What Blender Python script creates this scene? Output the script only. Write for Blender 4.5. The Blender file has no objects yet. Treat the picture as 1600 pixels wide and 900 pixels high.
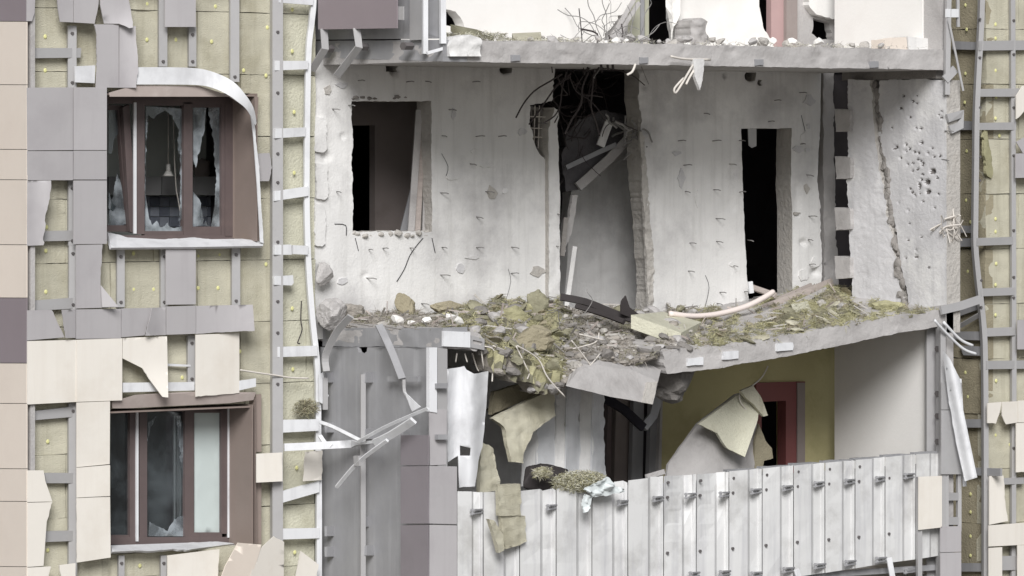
import bpy, math, random
import numpy as np
from math import radians, sin, cos, pi
from mathutils import Vector as V, noise, geometry
random.seed(7)
scene = bpy.context.scene
C = scene.collection

# ------------------------------------------------------------------ camera
THETA = radians(38.0)          # the facade is seen obliquely, from the left
DIST, FPX = 46.67, 7000.0
FWD = V((sin(THETA), cos(THETA), 0)); RGT = V((cos(THETA), -sin(THETA), 0)); UP = V((0, 0, 1))
EYE = FWD * -DIST
cam = bpy.data.cameras.new('camera'); camo = bpy.data.objects.new('camera', cam); C.objects.link(camo)
camo.location = EYE; camo.rotation_euler = (radians(90), 0, -THETA)
cam.sensor_width = 36.0; cam.lens = 36.0 * FPX / 1600.0
cam.shift_y = -200.0 / 1600.0
cam.clip_start = 1.0; cam.clip_end = 3000.0
scene.camera = camo

# ------------------------------------------------------------------ sky and sun
SUN = V((-0.62, -0.80, 0.66)).normalized()      # direction towards the sun
w = bpy.data.worlds.new("World"); scene.world = w; w.use_nodes = True
nt = w.node_tree
sky = nt.nodes.new('ShaderNodeTexSky'); sky.sky_type = 'NISHITA'; sky.sun_disc = False
sky.sun_elevation = math.asin(SUN.z); sky.sun_rotation = math.atan2(SUN.x, SUN.y)
sky.air_density = 1.0; sky.dust_density = 1.0; sky.ozone_density = 1.0
bg = nt.nodes['Background']; bg.inputs['Strength'].default_value = 0.066
hs = nt.nodes.new('ShaderNodeHueSaturation'); hs.inputs['Saturation'].default_value = 0.25      # a hazy, whitish overcast
nt.links.new(sky.outputs[0], hs.inputs['Color']); nt.links.new(hs.outputs[0], bg.inputs[0])
sl = bpy.data.lights.new('sun', 'SUN'); so = bpy.data.objects.new('sun', sl); C.objects.link(so)
sl.energy = 3.2; sl.angle = radians(27); sl.color = (1.0, 0.988, 0.985)
so.rotation_euler = SUN.to_track_quat('Z', 'Y').to_euler(); so.location = SUN * 30
scene.view_settings.view_transform = 'Standard'; scene.view_settings.look = 'None'
scene.view_settings.exposure = 0.13; scene.view_settings.gamma = 1.0
scene.cycles.max_bounces = 8; scene.cycles.transparent_max_bounces = 16

# ------------------------------------------------------------------ places on the real planes of the building
def F(px, py, Y=0.0):          # a point of a wall parallel to the facade, at depth Y
    d = FWD * FPX + RGT * (px - 800) + UP * (250 - py)
    return EYE + d * ((Y - EYE.y) / d.y)
def S(px, py, X):              # a point of a wall square to the facade, at X
    d = FWD * FPX + RGT * (px - 800) + UP * (250 - py)
    return EYE + d * ((X - EYE.x) / d.x)
def mF(Y, a=0, b=0, cx=0, cy=0): return lambda x, y: F(x, y, Y + a * (x - cx) + b * (y - cy))
def mS(X): return lambda x, y: S(x, y, X)
def PX(p):
    d = p - EYE; z = d.dot(FWD)
    return 800 + FPX * d.dot(RGT) / z, 250 - FPX * d.z / z

# ------------------------------------------------------------------ objects
WL = {}
def thing(name, label, cat, loc, group=None):
    o = bpy.data.objects.new(name, None); C.objects.link(o); o.location = loc; o.empty_display_size = .2
    WL[o.name] = V(loc); tag(o, label, cat, group); return o
def tag(o, label=None, cat=None, group=None, kind=None):
    if label: o['label'] = label
    if cat: o['category'] = cat
    if group: o['group'] = group
    if kind: o['kind'] = kind
    return o
def mk(name, vs, fs, mats, parent=None, smooth=False, fm=None):
    a = np.array([tuple(v) for v in vs], dtype=float)
    c = V((a.min(0) + a.max(0)) / 2)
    me = bpy.data.meshes.new(name); me.from_pydata((a - np.array(c)).tolist(), [], fs)
    for m in (mats if isinstance(mats, (list, tuple)) else [mats]): me.materials.append(m)
    if fm is not None: me.polygons.foreach_set('material_index', fm)
    if smooth is True: me.polygons.foreach_set('use_smooth', [True] * len(fs))
    elif smooth: me.polygons.foreach_set('use_smooth', smooth)
    o = bpy.data.objects.new(name, me); C.objects.link(o)
    WL[o.name] = c
    if parent: o.parent = parent; o.location = c - WL[parent.name]
    else: o.location = c
    return o
def dup(o, loc, parent, rot=None, sc=None):
    c = o.copy(); C.objects.link(c); c.parent = parent
    c.location = V(loc) - (WL[parent.name] if parent else V((0, 0, 0))); WL[c.name] = V(loc)
    if rot is not None: c.rotation_euler = rot
    if sc is not None: c.scale = sc
    return c

# ------------------------------------------------------------------ shapes
def nz(x, y, s=0.0): return noise.noise(V((x, y, s)))
def fbm(x, y, s=0.0, o=4):
    t, a = 0.0, 1.0
    for i in range(o): t += a * noise.noise(V((x, y, s + i * 7.3))); a *= .5; x *= 2; y *= 2
    return t
_seed = [0]
def ragged(pts, amp, seg):
    _seed[0] += 1; s = _seed[0] * 3.17; out = []; n = len(pts)
    for i in range(n):
        x0, y0 = pts[i][:2]; x1, y1 = pts[(i + 1) % n][:2]
        L = math.hypot(x1 - x0, y1 - y0); k = max(1, int(L / seg))
        am = amp if len(pts[i]) < 3 else pts[i][2]
        nx, ny = (-(y1 - y0) / L, (x1 - x0) / L) if L > 0 else (0, 0)
        for j in range(k):
            t = j / k; x = x0 + (x1 - x0) * t; y = y0 + (y1 - y0) * t
            if j and am:
                d = am * (1.3 * nz(x / (seg * 5), y / (seg * 5), s) + .9 * nz(x / (seg * 1.3), y / (seg * 1.3), s + 9)); x += nx * d; y += ny * d
            out.append((x, y))
    return out
def inside(P, poly):
    a = np.array(poly); b = np.roll(a, -1, 0); r = np.zeros(len(P), bool); x, y = P[:, 0], P[:, 1]
    for (x0, y0), (x1, y1) in zip(a, b):
        if y0 == y1: continue
        m = (y0 > y) != (y1 > y)
        r ^= m & (x < (x1 - x0) * (y - y0) / (y1 - y0) + x0)
    return r
def plate(name, pts, mp, mat, parent=None, th=V((0, .014, 0)), holes=(), rough=0, seg=5, inner=0, disp=None, smooth=None, sidemat=None, hrough=None, spot=None, spotmat=None):
    """A solid cut from one sheet: outline and holes on the plane of mp, thickness th (away from the street)."""
    anyr = rough or any(len(p) > 2 for p in pts)
    pts = ragged(pts, rough, seg) if anyr else [p[:2] for p in pts]
    hr = rough if hrough is None else hrough
    hs = [ragged(h, hr, seg) if hr else [p[:2] for p in h] for h in holes]
    vs = []; es = []
    for lp in [pts] + hs:
        b = len(vs); vs += [V(p) for p in lp]; es += [(b + i, b + (i + 1) % len(lp)) for i in range(len(lp))]
    if inner:
        a = np.array(pts); g = []
        for yy in np.arange(a[:, 1].min() + inner / 2, a[:, 1].max(), inner):
            for xx in np.arange(a[:, 0].min() + inner / 2, a[:, 0].max(), inner):
                g.append((xx + random.uniform(-.25, .25) * inner, yy + random.uniform(-.25, .25) * inner))
        if g:
            g = np.array(g); k = inside(g, pts)
            for h in hs: k &= ~inside(g, h)
            vs += [V(p) for p in g[k]]
    v2, _, f2, *_r = geometry.delaunay_2d_cdt(vs, es, [], 0, 1e-5)
    f2 = [f for f in f2 if len(f) == 3]
    cen = np.array([((v2[a].x + v2[b].x + v2[c].x) / 3, (v2[a].y + v2[b].y + v2[c].y) / 3) for a, b, c in f2])
    k = inside(cen, pts)
    for h in hs: k &= ~inside(cen, h)
    f2 = [f for f, q in zip(f2, k) if q]
    th = V(th); out = -th.normalized(); n = len(v2)
    base = [mp(v.x, v.y) for v in v2]
    front = [p + out * disp(v.x, v.y) for p, v in zip(base, v2)] if disp else base
    back = [p + th for p in base]
    a, b, c = f2[0]
    if (front[b] - front[a]).cross(front[c] - front[a]).dot(out) < 0: f2 = [(f[0], f[2], f[1]) for f in f2]
    vs = front + back; fs = [tuple(f) for f in f2] + [(c + n, b + n, a + n) for a, b, c in f2]
    sm = [bool(disp) if smooth is None else smooth] * len(f2) + [False] * len(f2)
    fm = [0] * (2 * len(f2)); ec = {}
    for f in f2:
        for i in range(3):
            e = (f[i], f[(i + 1) % 3]); r = (e[1], e[0])
            if r in ec: del ec[r]
            else: ec[e] = 1
    if spot:
        for k_, f in enumerate(f2):
            x_ = sum(v2[i].x for i in f) / 3; y_ = sum(v2[i].y for i in f) / 3
            if spot(x_, y_): fm[k_] = 2
    for (i, j) in ec:
        q = len(vs); vs += [front[i], front[j], back[j], back[i]]; fs.append((q + 1, q, q + 3, q + 2)); sm.append(False); fm.append(1 if sidemat else 0)
    return mk(name, vs, fs, [mat, sidemat, spotmat] if spotmat else [mat, sidemat] if sidemat else mat, parent, smooth=sm, fm=fm)
def box(name, p0, p1, mat, parent=None, bev=0):
    x0, y0, z0 = [min(a, b) for a, b in zip(p0, p1)]; x1, y1, z1 = [max(a, b) for a, b in zip(p0, p1)]
    vs = [(x, y, z) for z in (z0, z1) for x, y in ((x0, y0), (x1, y0), (x1, y1), (x0, y1))]
    fs = [(3, 2, 1, 0), (4, 5, 6, 7), (0, 1, 5, 4), (1, 2, 6, 5), (2, 3, 7, 6), (3, 0, 4, 7)]
    return mk(name, vs, fs, mat, parent)
def sweep(pts, prof):
    """prof(i, t, side, nrm) -> ring offsets; returns verts, faces"""
    vs, fs = [], []; n = len(pts); k = None
    nrm0 = V((-.3, -.95, .1)).normalized()
    for i, p in enumerate(pts):
        t = (pts[min(i + 1, n - 1)] - pts[max(i - 1, 0)]).normalized()
        ref = nrm0 if abs(t.dot(nrm0)) < .95 else UP
        side = t.cross(ref).normalized(); nr = side.cross(t).normalized()
        ring = prof(i / max(1, n - 1), side, nr); k = len(ring)
        vs += [p + r for r in ring]
        if i:
            b = len(vs) - 2 * k
            fs += [(b + j, b + (j + 1) % k, b + k + (j + 1) % k, b + k + j) for j in range(k)]
    fs.append(tuple(range(k - 1, -1, -1))); fs.append(tuple(range(len(vs) - k, len(vs))))
    return vs, fs
def tubegeo(pts, r, n=6, taper=1.0):
    return sweep(pts, lambda t, s, q: [(s * cos(2 * pi * j / n) + q * sin(2 * pi * j / n)) * (r * (1 + (taper - 1) * t)) for j in range(n)])
def bargeo(pts, w, d):
    return sweep(pts, lambda t, s, q: [s * (w / 2) + q * (d / 2), s * (-w / 2) + q * (d / 2), s * (-w / 2) - q * (d / 2), s * (w / 2) - q * (d / 2)])
def channelgeo(pts, w, d, t0=.006):
    """an open C section: web towards the street, two flanges back"""
    h = w / 2
    o = [(-h, 0), (h, 0), (h, -d), (h - t0, -d), (h - t0, -t0), (-h + t0, -t0), (-h + t0, -d), (-h, -d)]
    return sweep(pts, lambda t, s, q: [s * a + q * b for a, b in o])
def tube(name, pts, r, mat, parent=None, n=6, taper=1.0): return mk(name, *tubegeo(pts, r, n, taper), mat, parent, smooth=False if n < 5 else True)
def bar(name, pts, w, d, mat, parent=None): return mk(name, *bargeo(pts, w, d), mat, parent)
def channel(name, pts, w, d, mat, parent=None): return mk(name, *channelgeo(pts, w, d), mat, parent)
def smoothpath(pts, k=6):
    out = []; n = len(pts)
    for i in range(n - 1):
        p0, p1, p2, p3 = pts[max(i - 1, 0)], pts[i], pts[i + 1], pts[min(i + 2, n - 1)]
        for j in range(k):
            t = j / k
            out.append(.5 * ((2 * p1) + (p2 - p0) * t + (2 * p0 - 5 * p1 + 4 * p2 - p3) * t * t + (3 * p1 - p0 - 3 * p2 + p3) * t ** 3))
    out.append(pts[-1]); return out
def join(parts):
    vs, fs = [], []
    for v, f in parts:
        b = len(vs); vs += list(v); fs += [tuple(i + b for i in q) for q in f]
    return vs, fs
def chunkgeo(c, r, sq=(1, 1, 1), seed=0, sub=1, fuzz=0):
    """an angular broken lump"""
    t = (1 + 5 ** .5) / 2
    vs = [V(p).normalized() for p in ((-1, t, 0), (1, t, 0), (-1, -t, 0), (1, -t, 0), (0, -1, t), (0, 1, t), (0, -1, -t), (0, 1, -t), (t, 0, -1), (t, 0, 1), (-t, 0, -1), (-t, 0, 1))]
    fs = [(0, 11, 5), (0, 5, 1), (0, 1, 7), (0, 7, 10), (0, 10, 11), (1, 5, 9), (5, 11, 4), (11, 10, 2), (10, 7, 6), (7, 1, 8), (3, 9, 4), (3, 4, 2), (3, 2, 6), (3, 6, 8), (3, 8, 9), (4, 9, 5), (2, 4, 11), (6, 2, 10), (8, 6, 7), (9, 8, 1)]
    for _ in range(sub):
        ca = {}; nf = []
        def mid(a, b):
            k = (min(a, b), max(a, b))
            if k not in ca: ca[k] = len(vs); vs.append(((vs[a] + vs[b]) / 2).normalized())
            return ca[k]
        for a, b, d in fs:
            x, y, z = mid(a, b), mid(b, d), mid(d, a); nf += [(a, x, z), (b, y, x), (d, z, y), (x, y, z)]
        fs = nf
    rr = random.Random(seed); pl = [V((rr.gauss(0, 1), rr.gauss(0, 1), rr.gauss(0, 1))).normalized() for _ in range(7)]
    out = []
    for v in vs:
        k = 1 + .25 * noise.noise(v * 2.2 + V((seed, 0, 0)))
        for q in pl:
            d = v.dot(q) * k
            if d > .62: k *= .62 / d
        if fuzz: k *= 1 + fuzz * (noise.noise(v * 4 + V((seed, 3, 0))) + .6 * noise.noise(v * 9 + V((seed, 7, 0))))
        out.append(V((v.x * k * sq[0], v.y * k * sq[1], v.z * k * sq[2])) * r + c)
    return out, fs

# ------------------------------------------------------------------ materials
def srgb(r, g, b):
    f = lambda v: (v / 12.92 if v <= .04045 else ((v + .055) / 1.055) ** 2.4)
    return (f(r / 255), f(g / 255), f(b / 255), 1)
def mat(name, col, rough=.75, var=.12, sc=2.0, bump=.2, bsc=40, metal=0.0, dirt=None, dirtamt=.4, dsc=1.5, streak=None, samt=.3, rnd=.05, spec=.3, stretch=None, pits=0):
    m = bpy.data.materials.new(name); m.use_nodes = True; t = m.node_tree; N = t.nodes; L = t.links
    b = N['Principled BSDF']; b.inputs['Roughness'].default_value = rough; b.inputs['Metallic'].default_value = metal
    b.inputs['Specular IOR Level'].default_value = spec
    g = N.new('ShaderNodeNewGeometry'); pos = g.outputs['Position']
    def noi(scale, detail=6, vec=None, ro=.6):
        n = N.new('ShaderNodeTexNoise'); n.inputs['Scale'].default_value = scale; n.inputs['Detail'].default_value = detail; n.inputs['Roughness'].default_value = ro
        L.new(vec or pos, n.inputs['Vector']); return n.outputs['Fac']
    def mapped(s):
        v = N.new('ShaderNodeVectorMath'); v.operation = 'MULTIPLY'; L.new(pos, v.inputs[0]); v.inputs[1].default_value = s; return v.outputs[0]
    def ramp(fac, a, b_):
        r = N.new('ShaderNodeMapRange'); r.inputs['From Min'].default_value = a; r.inputs['From Max'].default_value = b_; r.clamp = True; L.new(fac, r.inputs['Value']); return r.outputs[0]
    def mix(fac, a, b_, mode='MIX', k=None):
        x = N.new('ShaderNodeMix'); x.data_type = 'RGBA'; x.blend_type = mode
        if k is not None:
            mu = N.new('ShaderNodeMath'); mu.operation = 'MULTIPLY'; L.new(fac, mu.inputs[0]); mu.inputs[1].default_value = k; fac = mu.outputs[0]
        L.new(fac, x.inputs[0])
        for v, s in ((a, 6), (b_, 7)):
            if hasattr(v, 'is_output'): L.new(v, x.inputs[s])
            else: x.inputs[s].default_value = v
        return x.outputs[2]
    lo = tuple(c * (1 - var) for c in col[:3]) + (1,); hi = tuple(min(1, c * (1 + var)) for c in col[:3]) + (1,)
    svec = mapped(stretch) if stretch else None
    c = mix(ramp(noi(sc, 8, svec), .3, .7), lo, hi)
    if dirt: c = mix(ramp(noi(dsc, 9, None, .65), .5, .72), c, dirt, k=dirtamt)
    if streak: c = mix(ramp(noi(3.0, 6, mapped((3.2, 3.2, .25))), .5, .75), c, streak, k=samt)
    if rnd:
        oi = N.new('ShaderNodeObjectInfo'); r = N.new('ShaderNodeMapRange'); r.inputs['To Min'].default_value = 1 - rnd; r.inputs['To Max'].default_value = 1 + rnd
        L.new(oi.outputs['Random'], r.inputs['Value']); vm = N.new('ShaderNodeVectorMath'); vm.operation = 'SCALE'; L.new(c, vm.inputs[0]); L.new(r.outputs[0], vm.inputs['Scale']); c = vm.outputs[0]
    L.new(c, b.inputs['Base Color'])
    if bump:
        bn = N.new('ShaderNodeBump'); bn.inputs['Strength'].default_value = bump; bn.inputs['Distance'].default_value = .02
        L.new(noi(bsc, 5, svec), bn.inputs['Height']); L.new(bn.outputs[0], b.inputs['Normal'])
    return m
M = dict(
    mauve=mat('mauve_panel', srgb(177, 174, 175), .55, .05, 1.2, .04, 12, dirt=srgb(156, 151, 154), dirtamt=.45, rnd=.08, streak=srgb(158, 153, 155), samt=.35),
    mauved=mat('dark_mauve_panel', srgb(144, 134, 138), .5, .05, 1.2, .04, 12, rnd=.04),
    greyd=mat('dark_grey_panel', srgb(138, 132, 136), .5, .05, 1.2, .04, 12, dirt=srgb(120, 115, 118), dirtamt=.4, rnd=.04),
    cream=mat('cream_panel', srgb(231, 226, 217), .55, .03, 1.2, .04, 12, dirt=srgb(208, 199, 186), dirtamt=.45, rnd=.03, streak=srgb(214, 206, 194), samt=.3),
    tan=mat('tan_panel', srgb(228, 217, 205), .55, .03, 1.2, .04, 12, dirt=srgb(212, 199, 187), dirtamt=.3, rnd=.03),
    wool=mat('mineral_wool', srgb(199, 195, 176), .95, .13, 1.7, .6, 55, dirt=srgb(150, 143, 118), dirtamt=.6, dsc=1.6, streak=srgb(148, 142, 118), samt=.4, rnd=.05, stretch=(1, 1, 2.2)),
    woolpale=mat('dusty_mineral_wool', srgb(205, 203, 184), .95, .10, 2.2, .7, 45, dirt=srgb(160, 156, 134), dirtamt=.5, dsc=2.5, rnd=.04),
    woolbrown=mat('weathered_and_shaded_wool', srgb(160, 152, 130), .95, .14, 3, .7, 50, dirt=srgb(122, 114, 94), dirtamt=.5, dsc=2.0, rnd=.06),  # brown wool; also the painted shade on the right block's side
    disc=mat('yellow_plastic_disc', srgb(222, 220, 158), .6, .05, 5, 0),
    galv=mat('galvanised_steel', srgb(176, 175, 175), .5, .06, 3, .05, 30, metal=.15, dirt=srgb(150, 148, 148), dirtamt=.4, dsc=3, rnd=.05),
    galvd=mat('dull_grey_steel', srgb(156, 156, 158), .5, .08, 2.5, .05, 20, metal=.1, dirt=srgb(140, 140, 144), dirtamt=.5, dsc=1.2, streak=srgb(190, 190, 192), samt=.35, rnd=.04),
    white=mat('white_metal', srgb(226, 227, 229), .5, .04, 1.5, .03, 14, dirt=srgb(178, 178, 180), dirtamt=.5, dsc=2.6, streak=srgb(190, 190, 192), samt=.5, rnd=.025),
    bolt=mat('bolt_steel', srgb(112, 108, 108), .5, .1, 8, 0, metal=.3),
    conc=mat('plastered_concrete', srgb(226, 225, 223), .9, .10, 1.1, .3, 38, dirt=srgb(176, 174, 174), dirtamt=.9, dsc=.9, streak=srgb(182, 180, 176), samt=.4, rnd=.0),
    crater_shade=mat('shaded_crater_concrete', srgb(112, 108, 106), .95, .15, 8, .4, 40, rnd=.0),  # dark exposed aggregate, with the shade of the hollows painted in
    pitted=mat('chipped_plaster', srgb(204, 203, 204), .9, .08, 2.0, .4, 30, dirt=srgb(236, 235, 232), dirtamt=.85, dsc=1.4, streak=srgb(160, 159, 160), samt=.4, rnd=.0),
    soot=mat('sooty_concrete', srgb(96, 94, 96), .95, .25, 4, .7, 26, dirt=srgb(60, 58, 60), dirtamt=.6, dsc=4, rnd=.08),
    concg=mat('grey_concrete', srgb(182, 179, 177), .9, .10, 1.6, .4, 30, dirt=srgb(140, 136, 134), dirtamt=.55, dsc=2.4, rnd=.03),
    concd=mat('broken_concrete', srgb(140, 136, 132), .95, .18, 5, .8, 26, dirt=srgb(104, 100, 96), dirtamt=.6, dsc=5, rnd=.10),
    rough=mat('rough_concrete_break', srgb(186, 182, 176), .95, .15, 6, .9, 24, dirt=srgb(146, 140, 132), dirtamt=.5, dsc=6, rnd=.0),
    plaster=mat('white_plaster', srgb(236, 234, 230), .85, .03, 1.5, .1, 30, dirt=srgb(212, 208, 202), dirtamt=.35, rnd=.0),
    brown=mat('brown_metal', srgb(140, 127, 120), .45, .06, 2, .04, 20, dirt=srgb(150, 134, 128), dirtamt=.35, dsc=3, rnd=.02),
    frame=mat('brown_window_frame', srgb(100, 89, 88), .4, .06, 3, .03, 20, dirt=srgb(126, 110, 106), dirtamt=.3, dsc=4, rnd=.02),
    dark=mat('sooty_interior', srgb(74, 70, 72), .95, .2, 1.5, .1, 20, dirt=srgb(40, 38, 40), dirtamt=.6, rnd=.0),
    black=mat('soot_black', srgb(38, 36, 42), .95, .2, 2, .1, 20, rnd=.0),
    ibrown=mat('brown_interior_paint', srgb(150, 140, 136), .9, .12, 1.5, .1, 20, dirt=srgb(112, 104, 100), dirtamt=.6, rnd=.0),
    olive=mat('olive_wall_paint', srgb(192, 184, 140), .9, .08, 1.0, .15, 30, dirt=srgb(140, 132, 92), dirtamt=.5, rnd=.0),
    flash=mat('dusty_flashing', srgb(176, 164, 158), .5, .06, 3, .04, 20, dirt=srgb(206, 198, 192), dirtamt=.4, dsc=4, rnd=.0),
    sheet=mat('weathered_white_sheet', srgb(218, 218, 217), .55, .05, 1.2, .03, 14, dirt=srgb(162, 160, 156), dirtamt=.65, dsc=2.2, streak=srgb(180, 180, 184), samt=.6, rnd=.03),
    doorpost=mat('grey_green_post', srgb(168, 168, 150), .7, .08, 2, .05, 20, rnd=.02),
    red=mat('red_door_frame', srgb(128, 78, 77), .5, .06, 2, .04, 20, rnd=.0),
    pink=mat('pink_door_frame', srgb(180, 152, 150), .5, .06, 2, .04, 20, rnd=.0),
    bark=mat('dark_rubber', srgb(58, 54, 54), .8, .15, 4, .1, 20),
    wood=mat('grey_weathered_wood', srgb(176, 166, 160), .85, .15, 4, .3, 40, dirt=srgb(128, 116, 110), dirtamt=.5, stretch=(1, 1, 6)),
    pinkpipe=mat('pale_plastic', srgb(238, 226, 220), .5, .04, 3, 0),
    rod=mat('anchor_steel', srgb(140, 138, 136), .7, .15, 8, .1, 60),
    rebar=mat('rusty_rebar', srgb(70, 64, 64), .8, .2, 8, .2, 60),
    wire=mat('pale_wire', srgb(214, 208, 200), .6, .1, 8, 0),
    moss=mat('yellow_green_wool', srgb(176, 172, 138), .95, .25, 5, .5, 60, dirt=srgb(124, 120, 92), dirtamt=.7, dsc=6, rnd=.0),
    moss2=mat('grey_green_wool', srgb(144, 141, 120), .95, .25, 6, .5, 60, dirt=srgb(108, 102, 84), dirtamt=.7, dsc=7, rnd=.0),
    debris=mat('grey_debris', srgb(162, 156, 148), .95, .22, 7, .6, 40, dirt=srgb(116, 108, 100), dirtamt=.7, dsc=5, rnd=.0),
    kitchen=mat('kitchen_wall', srgb(226, 230, 224), .8, .06, 2, 0, rnd=.02),
    tile=mat('kitchen_tile', srgb(186, 192, 204), .4, .12, 9, 0, rnd=.12),
    tiled=mat('dark_kitchen_tile', srgb(150, 156, 170), .4, .12, 9, 0, rnd=.12),
    cup=mat('kitchen_cupboard', srgb(160, 160, 160), .5, .06, 2, 0, rnd=.05),
    ground=mat('ground', srgb(112, 108, 104), .95, .15, .08, 0, rnd=.0),
    rag=mat('pale_plastic_sheet', srgb(216, 222, 222), .4, .08, 6, .1, 20),
    lamp=mat('white_lamp', srgb(240, 238, 232), .4, .02, 3, 0),
)
def glass(name, tint, refl, dirtcol, dirtamt, sc=3.0):
    m = bpy.data.materials.new(name); m.use_nodes = True; t = m.node_tree; N = t.nodes; L = t.links; N.remove(N['Principled BSDF'])
    tr = N.new('ShaderNodeBsdfTransparent'); tr.inputs[0].default_value = tint
    gl = N.new('ShaderNodeBsdfGlossy'); gl.inputs['Roughness'].default_value = .04
    lw = N.new('ShaderNodeFresnel'); lw.inputs[0].default_value = refl
    mx = N.new('ShaderNodeMixShader'); L.new(lw.outputs[0], mx.inputs[0]); L.new(tr.outputs[0], mx.inputs[1]); L.new(gl.outputs[0], mx.inputs[2])
    df = N.new('ShaderNodeBsdfDiffuse'); df.inputs[0].default_value = dirtcol
    g = N.new('ShaderNodeNewGeometry'); n = N.new('ShaderNodeTexNoise'); n.inputs['Scale'].default_value = sc; n.inputs['Detail'].default_value = 8; L.new(g.outputs['Position'], n.inputs['Vector'])
    r = N.new('ShaderNodeMapRange'); r.inputs['From Min'].default_value = .42; r.inputs['From Max'].default_value = .75; r.inputs['To Max'].default_value = dirtamt; r.inputs['To Min'].default_value = dirtamt * .15; L.new(n.outputs['Fac'], r.inputs['Value'])
    m2 = N.new('ShaderNodeMixShader'); L.new(r.outputs[0], m2.inputs[0]); L.new(mx.outputs[0], m2.inputs[1]); L.new(df.outputs[0], m2.inputs[2])
    L.new(m2.outputs[0], N['Material Output'].inputs[0]); return m
M['glass'] = glass('window_glass', (.90, .93, .93, 1), 1.5, srgb(150, 160, 165), .22)
M['shard'] = glass('dusty_broken_glass', (.8, .84, .85, 1), 1.6, srgb(196, 204, 210), .75, 5.0)

# ------------------------------------------------------------------ the building: main planes and levels
YI, YR, YP = -0.05, -0.13, -0.22            # faces of insulation, rails, cladding panels
XC = F(42, 250, YP).x                       # left corner of the building
XL = F(505, 250, 0).x                       # left side of the balconies
BD = -S(691, 250, XL).y                     # balcony depth
XR = F(1475, 250, -BD).x                    # right side of the balconies (wing wall)
YB = -BD
X490 = F(490, 250, 0).x
Z1T, Z1B = F(690, 62, YB).z, F(690, 96, YB).z
Z2T, Z2B = F(690, 512, YB).z, F(690, 543, YB).z
H = Z1T - Z2T
Z3T, Z0T = Z2T - H, Z1T + H
YQ = -0.62                                  # front of the right hand block
XQ = F(1540, 250, YQ).x
XEND = XQ + 3.0

def struct(o): o['kind'] = 'structure'; return o
# the ground far below, one sheet to the horizon
struct(mk('ground', [(-1500, -1500, -17), (1500, -1500, -17), (1500, 1500, -17), (-1500, 1500, -17)], [(0, 1, 2, 3)], M['ground']))
# rooms behind the walls: floors, back wall, end walls and partitions
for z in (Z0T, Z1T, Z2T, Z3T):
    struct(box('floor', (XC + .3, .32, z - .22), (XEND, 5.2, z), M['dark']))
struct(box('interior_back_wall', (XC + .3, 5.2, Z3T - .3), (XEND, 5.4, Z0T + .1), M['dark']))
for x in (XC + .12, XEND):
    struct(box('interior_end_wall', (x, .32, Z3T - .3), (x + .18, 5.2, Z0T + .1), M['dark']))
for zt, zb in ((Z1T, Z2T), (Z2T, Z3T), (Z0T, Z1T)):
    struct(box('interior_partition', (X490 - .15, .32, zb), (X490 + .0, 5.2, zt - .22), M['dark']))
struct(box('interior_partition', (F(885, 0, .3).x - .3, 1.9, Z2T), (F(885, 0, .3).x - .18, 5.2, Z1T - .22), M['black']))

# ------------------------------------------------------------------ left facade: concrete, insulation, rails, cladding
FW = thing('facade_wall', 'stripped beige insulated facade with two brown framed windows left of the shattered balcony', 'wall', F(250, 900, .1))
wins = []
for (l, r, t, b) in ((168, 405, 146, 374), (172, 398, 632, 854)):
    wins.append((F(l, 0, YP).x + .01, F(r, 0, YP).x, F(300, b, .2).z, F(300, t, .2).z))
ZLO, ZHI = -5.3, 3.7
rect = lambda a, b, c, d: [(a, c), (b, c), (b, d), (a, d)]
plate('concrete_wall', rect(XC + .06, X490 + .0, ZLO, ZHI), lambda x, z: V((x, .105, z)), M['concg'], FW, th=(0, .2, 0), holes=[rect(a, b, c, d) for a, b, c, d in wins])
def minus(r, h):
    a, b, c, d = r; e, f, g, i = h
    if f <= a or e >= b or i <= c or g >= d: return [r]
    o = []
    if e > a: o.append((a, e, c, d))
    if f < b: o.append((f, b, c, d))
    m0, m1 = max(a, e), min(b, f)
    if g > c: o.append((m0, m1, c, g))
    if i < d: o.append((m0, m1, i, d))
    return o
def boards(parent, x0, x1, z0, z1, y, holes, m, bw=1.02, bh=.615, th=.14):
    k = 0; z = z0
    while z < z1:
        x = x0 - (bw / 2 if k % 2 else 0)
        while x < x1:
            rs = [(max(x, x0), min(x + bw, x1), z, min(z + bh, z1))]
            for h in holes: rs = [q for r in rs for q in minus(r, h)]
            for a, b, c, d in rs:
                if b - a < .03 or d - c < .03: continue
                yy = y + random.uniform(-.012, .008); s = random.random() * 99
                plate('insulation_board', rect(a + .003, b - .003, c + .003, d - .003), lambda px, pz: V((px, yy, pz)), m, parent, th=(0, th, 0), rough=.004, seg=.05, inner=.09,
                      disp=lambda px, pz: .012 * fbm(px * 3, pz * 3, s, 3))
            x += bw
        z += bh; k += 1
boards(FW, XC + .03, F(441, 0, YI).x, ZLO, ZHI, YI, wins, M['wool'])
boards(FW, F(441, 0, YI).x + .004, X490 - .004, ZLO, ZHI, YI + .02, wins, M['woolpale'], bw=.6, th=.12)

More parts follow.
